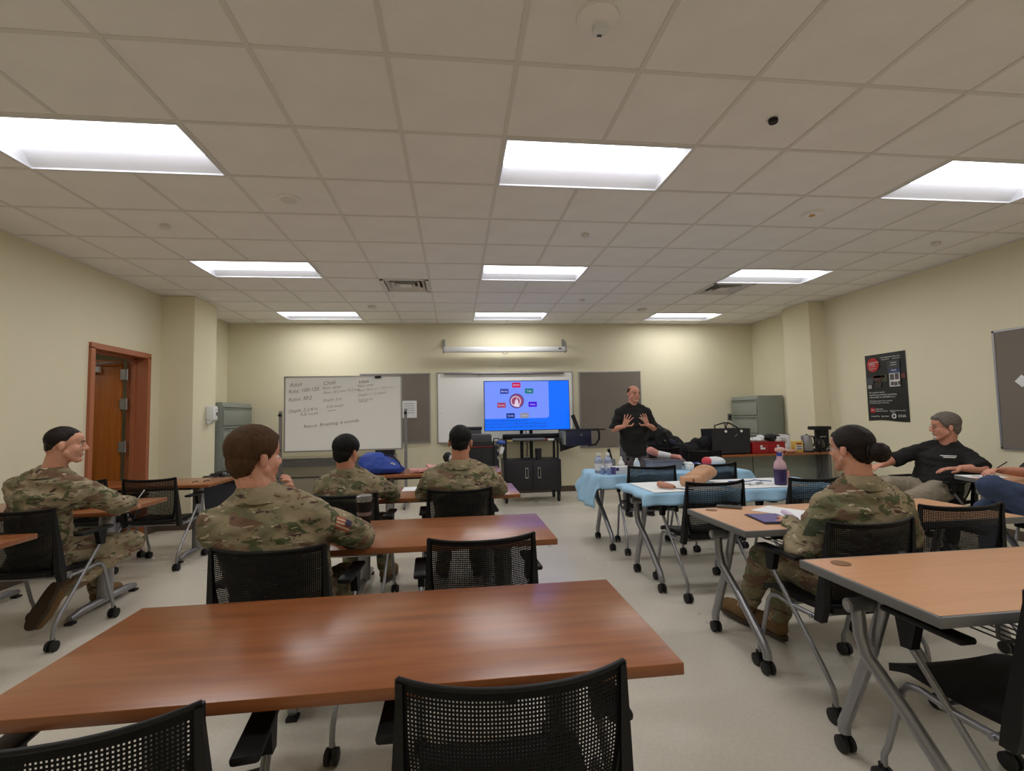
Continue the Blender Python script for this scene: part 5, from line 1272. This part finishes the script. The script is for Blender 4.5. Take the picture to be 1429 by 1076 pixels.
# far left: dark-haired soldier
J = seated(.74, 1.58, .05, pz=.53)
J.update(head=(.725, 1.46, 1.135), neck=(.735, 1.48, 0.985), chest=(.74, 1.50, .77), shL=(.565, 1.50, .885), shR=(.925, 1.49, .895), elL=(.50, 1.74, .79), elR=(1.02, 1.70, .79), wrL=(.62, 1.96, .79), wrR=(.86, 1.98, .79))
p3 = person('person', 'black-haired soldier seen from behind left of the blue bag', (.74, 1.58, 0), J, (math.radians(22), -.12), {}, hair=M['hair_black'], hair_style='full', seed=5, skin=M['skin2'], k=1.0)
# centre: crew-cut soldier before the screen
J = seated(1.54, 1.60, 0, pz=.54)
J.update(head=(1.548, 1.49, 1.185), neck=(1.545, 1.48, 1.020), chest=(1.54, 1.50, .79), shL=(1.34, 1.50, .92), shR=(1.755, 1.50, .92), elL=(1.26, 1.68, .80), elR=(1.85, 1.68, .80), wrL=(1.42, 1.92, .79), wrR=(1.68, 1.94, .79))
p4 = person('person', 'black-haired crew cut soldier seen from behind before the television', (1.54, 1.60, 0), J, (math.radians(6), -.06), {}, hair=M['hair_black'], hair_style='short', seed=7, skin=M['skin2'], k=1.06, girth=1.06)
# standing man talking
J = dict(head=(3.967, 4.27, 1.640), neck=(3.965, 4.31, 1.485), chest=(3.965, 4.33, 1.22), pelvis=(3.965, 4.33, .93), shL=(4.155, 4.31, 1.385), shR=(3.775, 4.31, 1.385), elL=(4.250, 4.30, 1.165), elR=(3.680, 4.30, 1.165),
         wrL=(4.085, 4.10, 1.215), wrR=(3.755, 4.10, 1.205), hipL=(4.06, 4.33, .88), hipR=(3.87, 4.33, .88), knL=(4.07, 4.31, .49), knR=(3.86, 4.31, .49), anL=(4.08, 4.34, .09), anR=(3.85, 4.34, .09), toL=(4.11, 4.19, .035), toR=(3.82, 4.19, .035))
p5 = person('person', 'balding man in glasses and black polo standing with both hands raised', (3.965, 4.33, 0), J, (math.radians(168), -.03), {'glasses': M['black'], 'shoe_mat': M['black'], 'sole_mat': M['rubber'], 'untuck': True}, top='polo', sleeve='short',
            legs_m=M['slack'], shoes='shoe', skin=M['skin3'], hair=M['hair_brown'], hair_style='bald', seed=9, jaw=1.12, girth=1.08, voxel=.005,
            hand={'L': ((-.45, -.25, .85), (.35, -.9, 0), dict(curl=.30, spread=.5, thumb=1.2)), 'R': ((.35, -.25, .85), (-.35, -.9, 0), dict(curl=.30, spread=.5, thumb=1.2))})
for k_ in range(3): decal(p5, 'shirt_logo', (4.065, 3.9, 1.315-.016*k_), (0, 1, 0), (1, 0, 0), (0, 0, 1), (.085, .07, .05)[k_], .008, M['grid'], 6, 1)
# right: woman soldier with a bun
J = seated(3.47, .14, -.1, pz=.53)
J.update(head=(3.495, .06, 1.170), neck=(3.515, .04, 1.005), chest=(3.53, .06, .78), shL=(3.365, .09, .880), shR=(3.715, .05, .885), elL=(3.205, .09, .665), elR=(3.86, .14, .70), wrL=(3.315, .30, .775), wrR=(3.68, .38, .80),
         knL=(3.335, .58, .50), knR=(3.52, .58, .50), anL=(3.36, .82, .12), toL=(3.34, .97, .05), anR=(3.42, .60, .12), toR=(3.41, .75, .05))
p6 = person('person', 'woman soldier in camouflage with dark hair in a bun', (3.47, .14, 0), J, (math.radians(-14), -.04), {'glasses': M['steel']}, hair=M['hair_dark'], hair_style='bun', seed=11, k=.98, girth=1.02,
            hand={'L': ((.35, .9, .0), (0, 0, 1), dict(curl=.4)), 'R': ((-.7, .6, 0), (0, 0, 1), dict(curl=.4))})
bm_ = MB().ell(p6['Mh'] @ V3(0, -.135, -.012), (.052, .042, .048), p6['Mh'].to_3x3())
blob('hair_bun', bm_, M['hair_dark'], p6['t'], .006, 2, .004, 40, (1, 1, 1), 4)
a_ = p6['Mh']; obj('hair_tie', MB().tube([a_ @ V3(.036*math.cos(q), -.104, -.010+.036*math.sin(q)) for q in [2*PI*i/18 for i in range(19)]], .009, seg=8), M['black'], p6['t'])
o = obj('earring', MB().ell(a_ @ V3(-.084, -.006, -.040), (.004, .004, .004), None, 2), M['chrome'], p6['t'])
decal(p6, 'shoulder_patch', (3.10, .02, .80), (1, .1, 0), (.25, .95, 0), (-.1, 0, 1), .06, .08, M['patch_green'])
# right: seated man in a black polo, looking left
J = dict(head=(6.335, 2.10, 1.175), neck=(6.375, 2.13, 1.010), chest=(6.36, 2.16, .79), pelvis=(6.24, 2.18, .55), shL=(6.38, 1.96, .905), shR=(6.26, 2.34, .925), elL=(6.34, 1.79, .80), elR=(6.02, 2.40, .83), wrL=(6.20, 1.86, .800), wrR=(5.80, 2.30, .80),
         hipL=(6.18, 2.08, .54), hipR=(6.18, 2.28, .54), knL=(5.80, 1.98, .52), knR=(5.74, 2.20, .63), anL=(5.82, 2.10, .10), toL=(5.67, 2.12, .045), anR=(5.86, 2.42, .16), toR=(5.72, 2.45, .06))
p7 = person('person', 'grey-haired man with goatee and glasses in black polo, seated right', (6.24, 2.18, 0), J, (math.radians(-62), -.05), {'glasses': M['black'], 'beard': mat('grey_beard', (190, 184, 176), .8), 'shoe_mat': M['black'], 'sole_mat': M['rubber']},
            top='polo', sleeve='short', legs_m=M['khaki'], shoes='shoe', skin=M['skin3'], hair=M['hair_grey'], hair_style='full', seed=13, k=1.12, girth=1.25, jaw=1.08,
            hand={'L': ((-.85, .5, -.05), (0, 0, 1), dict(curl=.35)), 'R': ((-.9, -.2, -.1), (0, 0, 1), dict(curl=.35))})
for k_ in range(2): decal(p7, 'shirt_logo', (6.16, 1.75, .90-.014*k_), (.35, .9, 0), (.9, -.35, 0), (0, 0, 1), (.09, .07)[k_], .007, M['grid'], 6, 1)
# right edge: person in jeans, mostly out of view
J = dict(head=(6.36, 1.04, 1.24), neck=(6.36, 1.05, 1.07), chest=(6.32, 1.06, .83), pelvis=(6.20, 1.08, .55), shL=(6.36, .86, .96), shR=(6.32, 1.26, .96), elL=(6.20, .80, .76), elR=(6.20, 1.31, .82), wrL=(6.00, .90, .82), wrR=(5.87, 1.27, .855),
         hipL=(6.15, .99, .55), hipR=(6.15, 1.17, .54), knR=(5.79, 1.31, .53), knL=(5.68, 1.19, .745), anR=(5.81, 1.33, .11), toR=(5.66, 1.34, .045), anL=(6.00, .99, .42), toL=(5.90, .89, .33))
p8 = person('person', 'person in blue jeans with crossed legs at the right frame edge', (6.28, 1.04, 0), J, (math.radians(-60), -.05), {'shoe_mat': mat('sneaker', (176, 150, 146), .7), 'legk': 1.18, 'sole_mat': M['paper']}, top='polo', sleeve='short',
            legs_m=M['jeans'], shoes='shoe', skin=M['skin3'], hair=M['hair_brown'], hair_style='short', seed=15, k=1.05,
            hand={'R': ((-.9, -.1, .1), (0, .2, 1), dict(curl=.7))})
o = obj('pen', MB().tube([(5.80, 1.25, .87), (5.90, 1.24, .925)], .004, seg=8), M['black']); tag(rebase(o, (5.9, 1.26, .85)), 'dark pen held above the jeans at the right edge', 'pen')
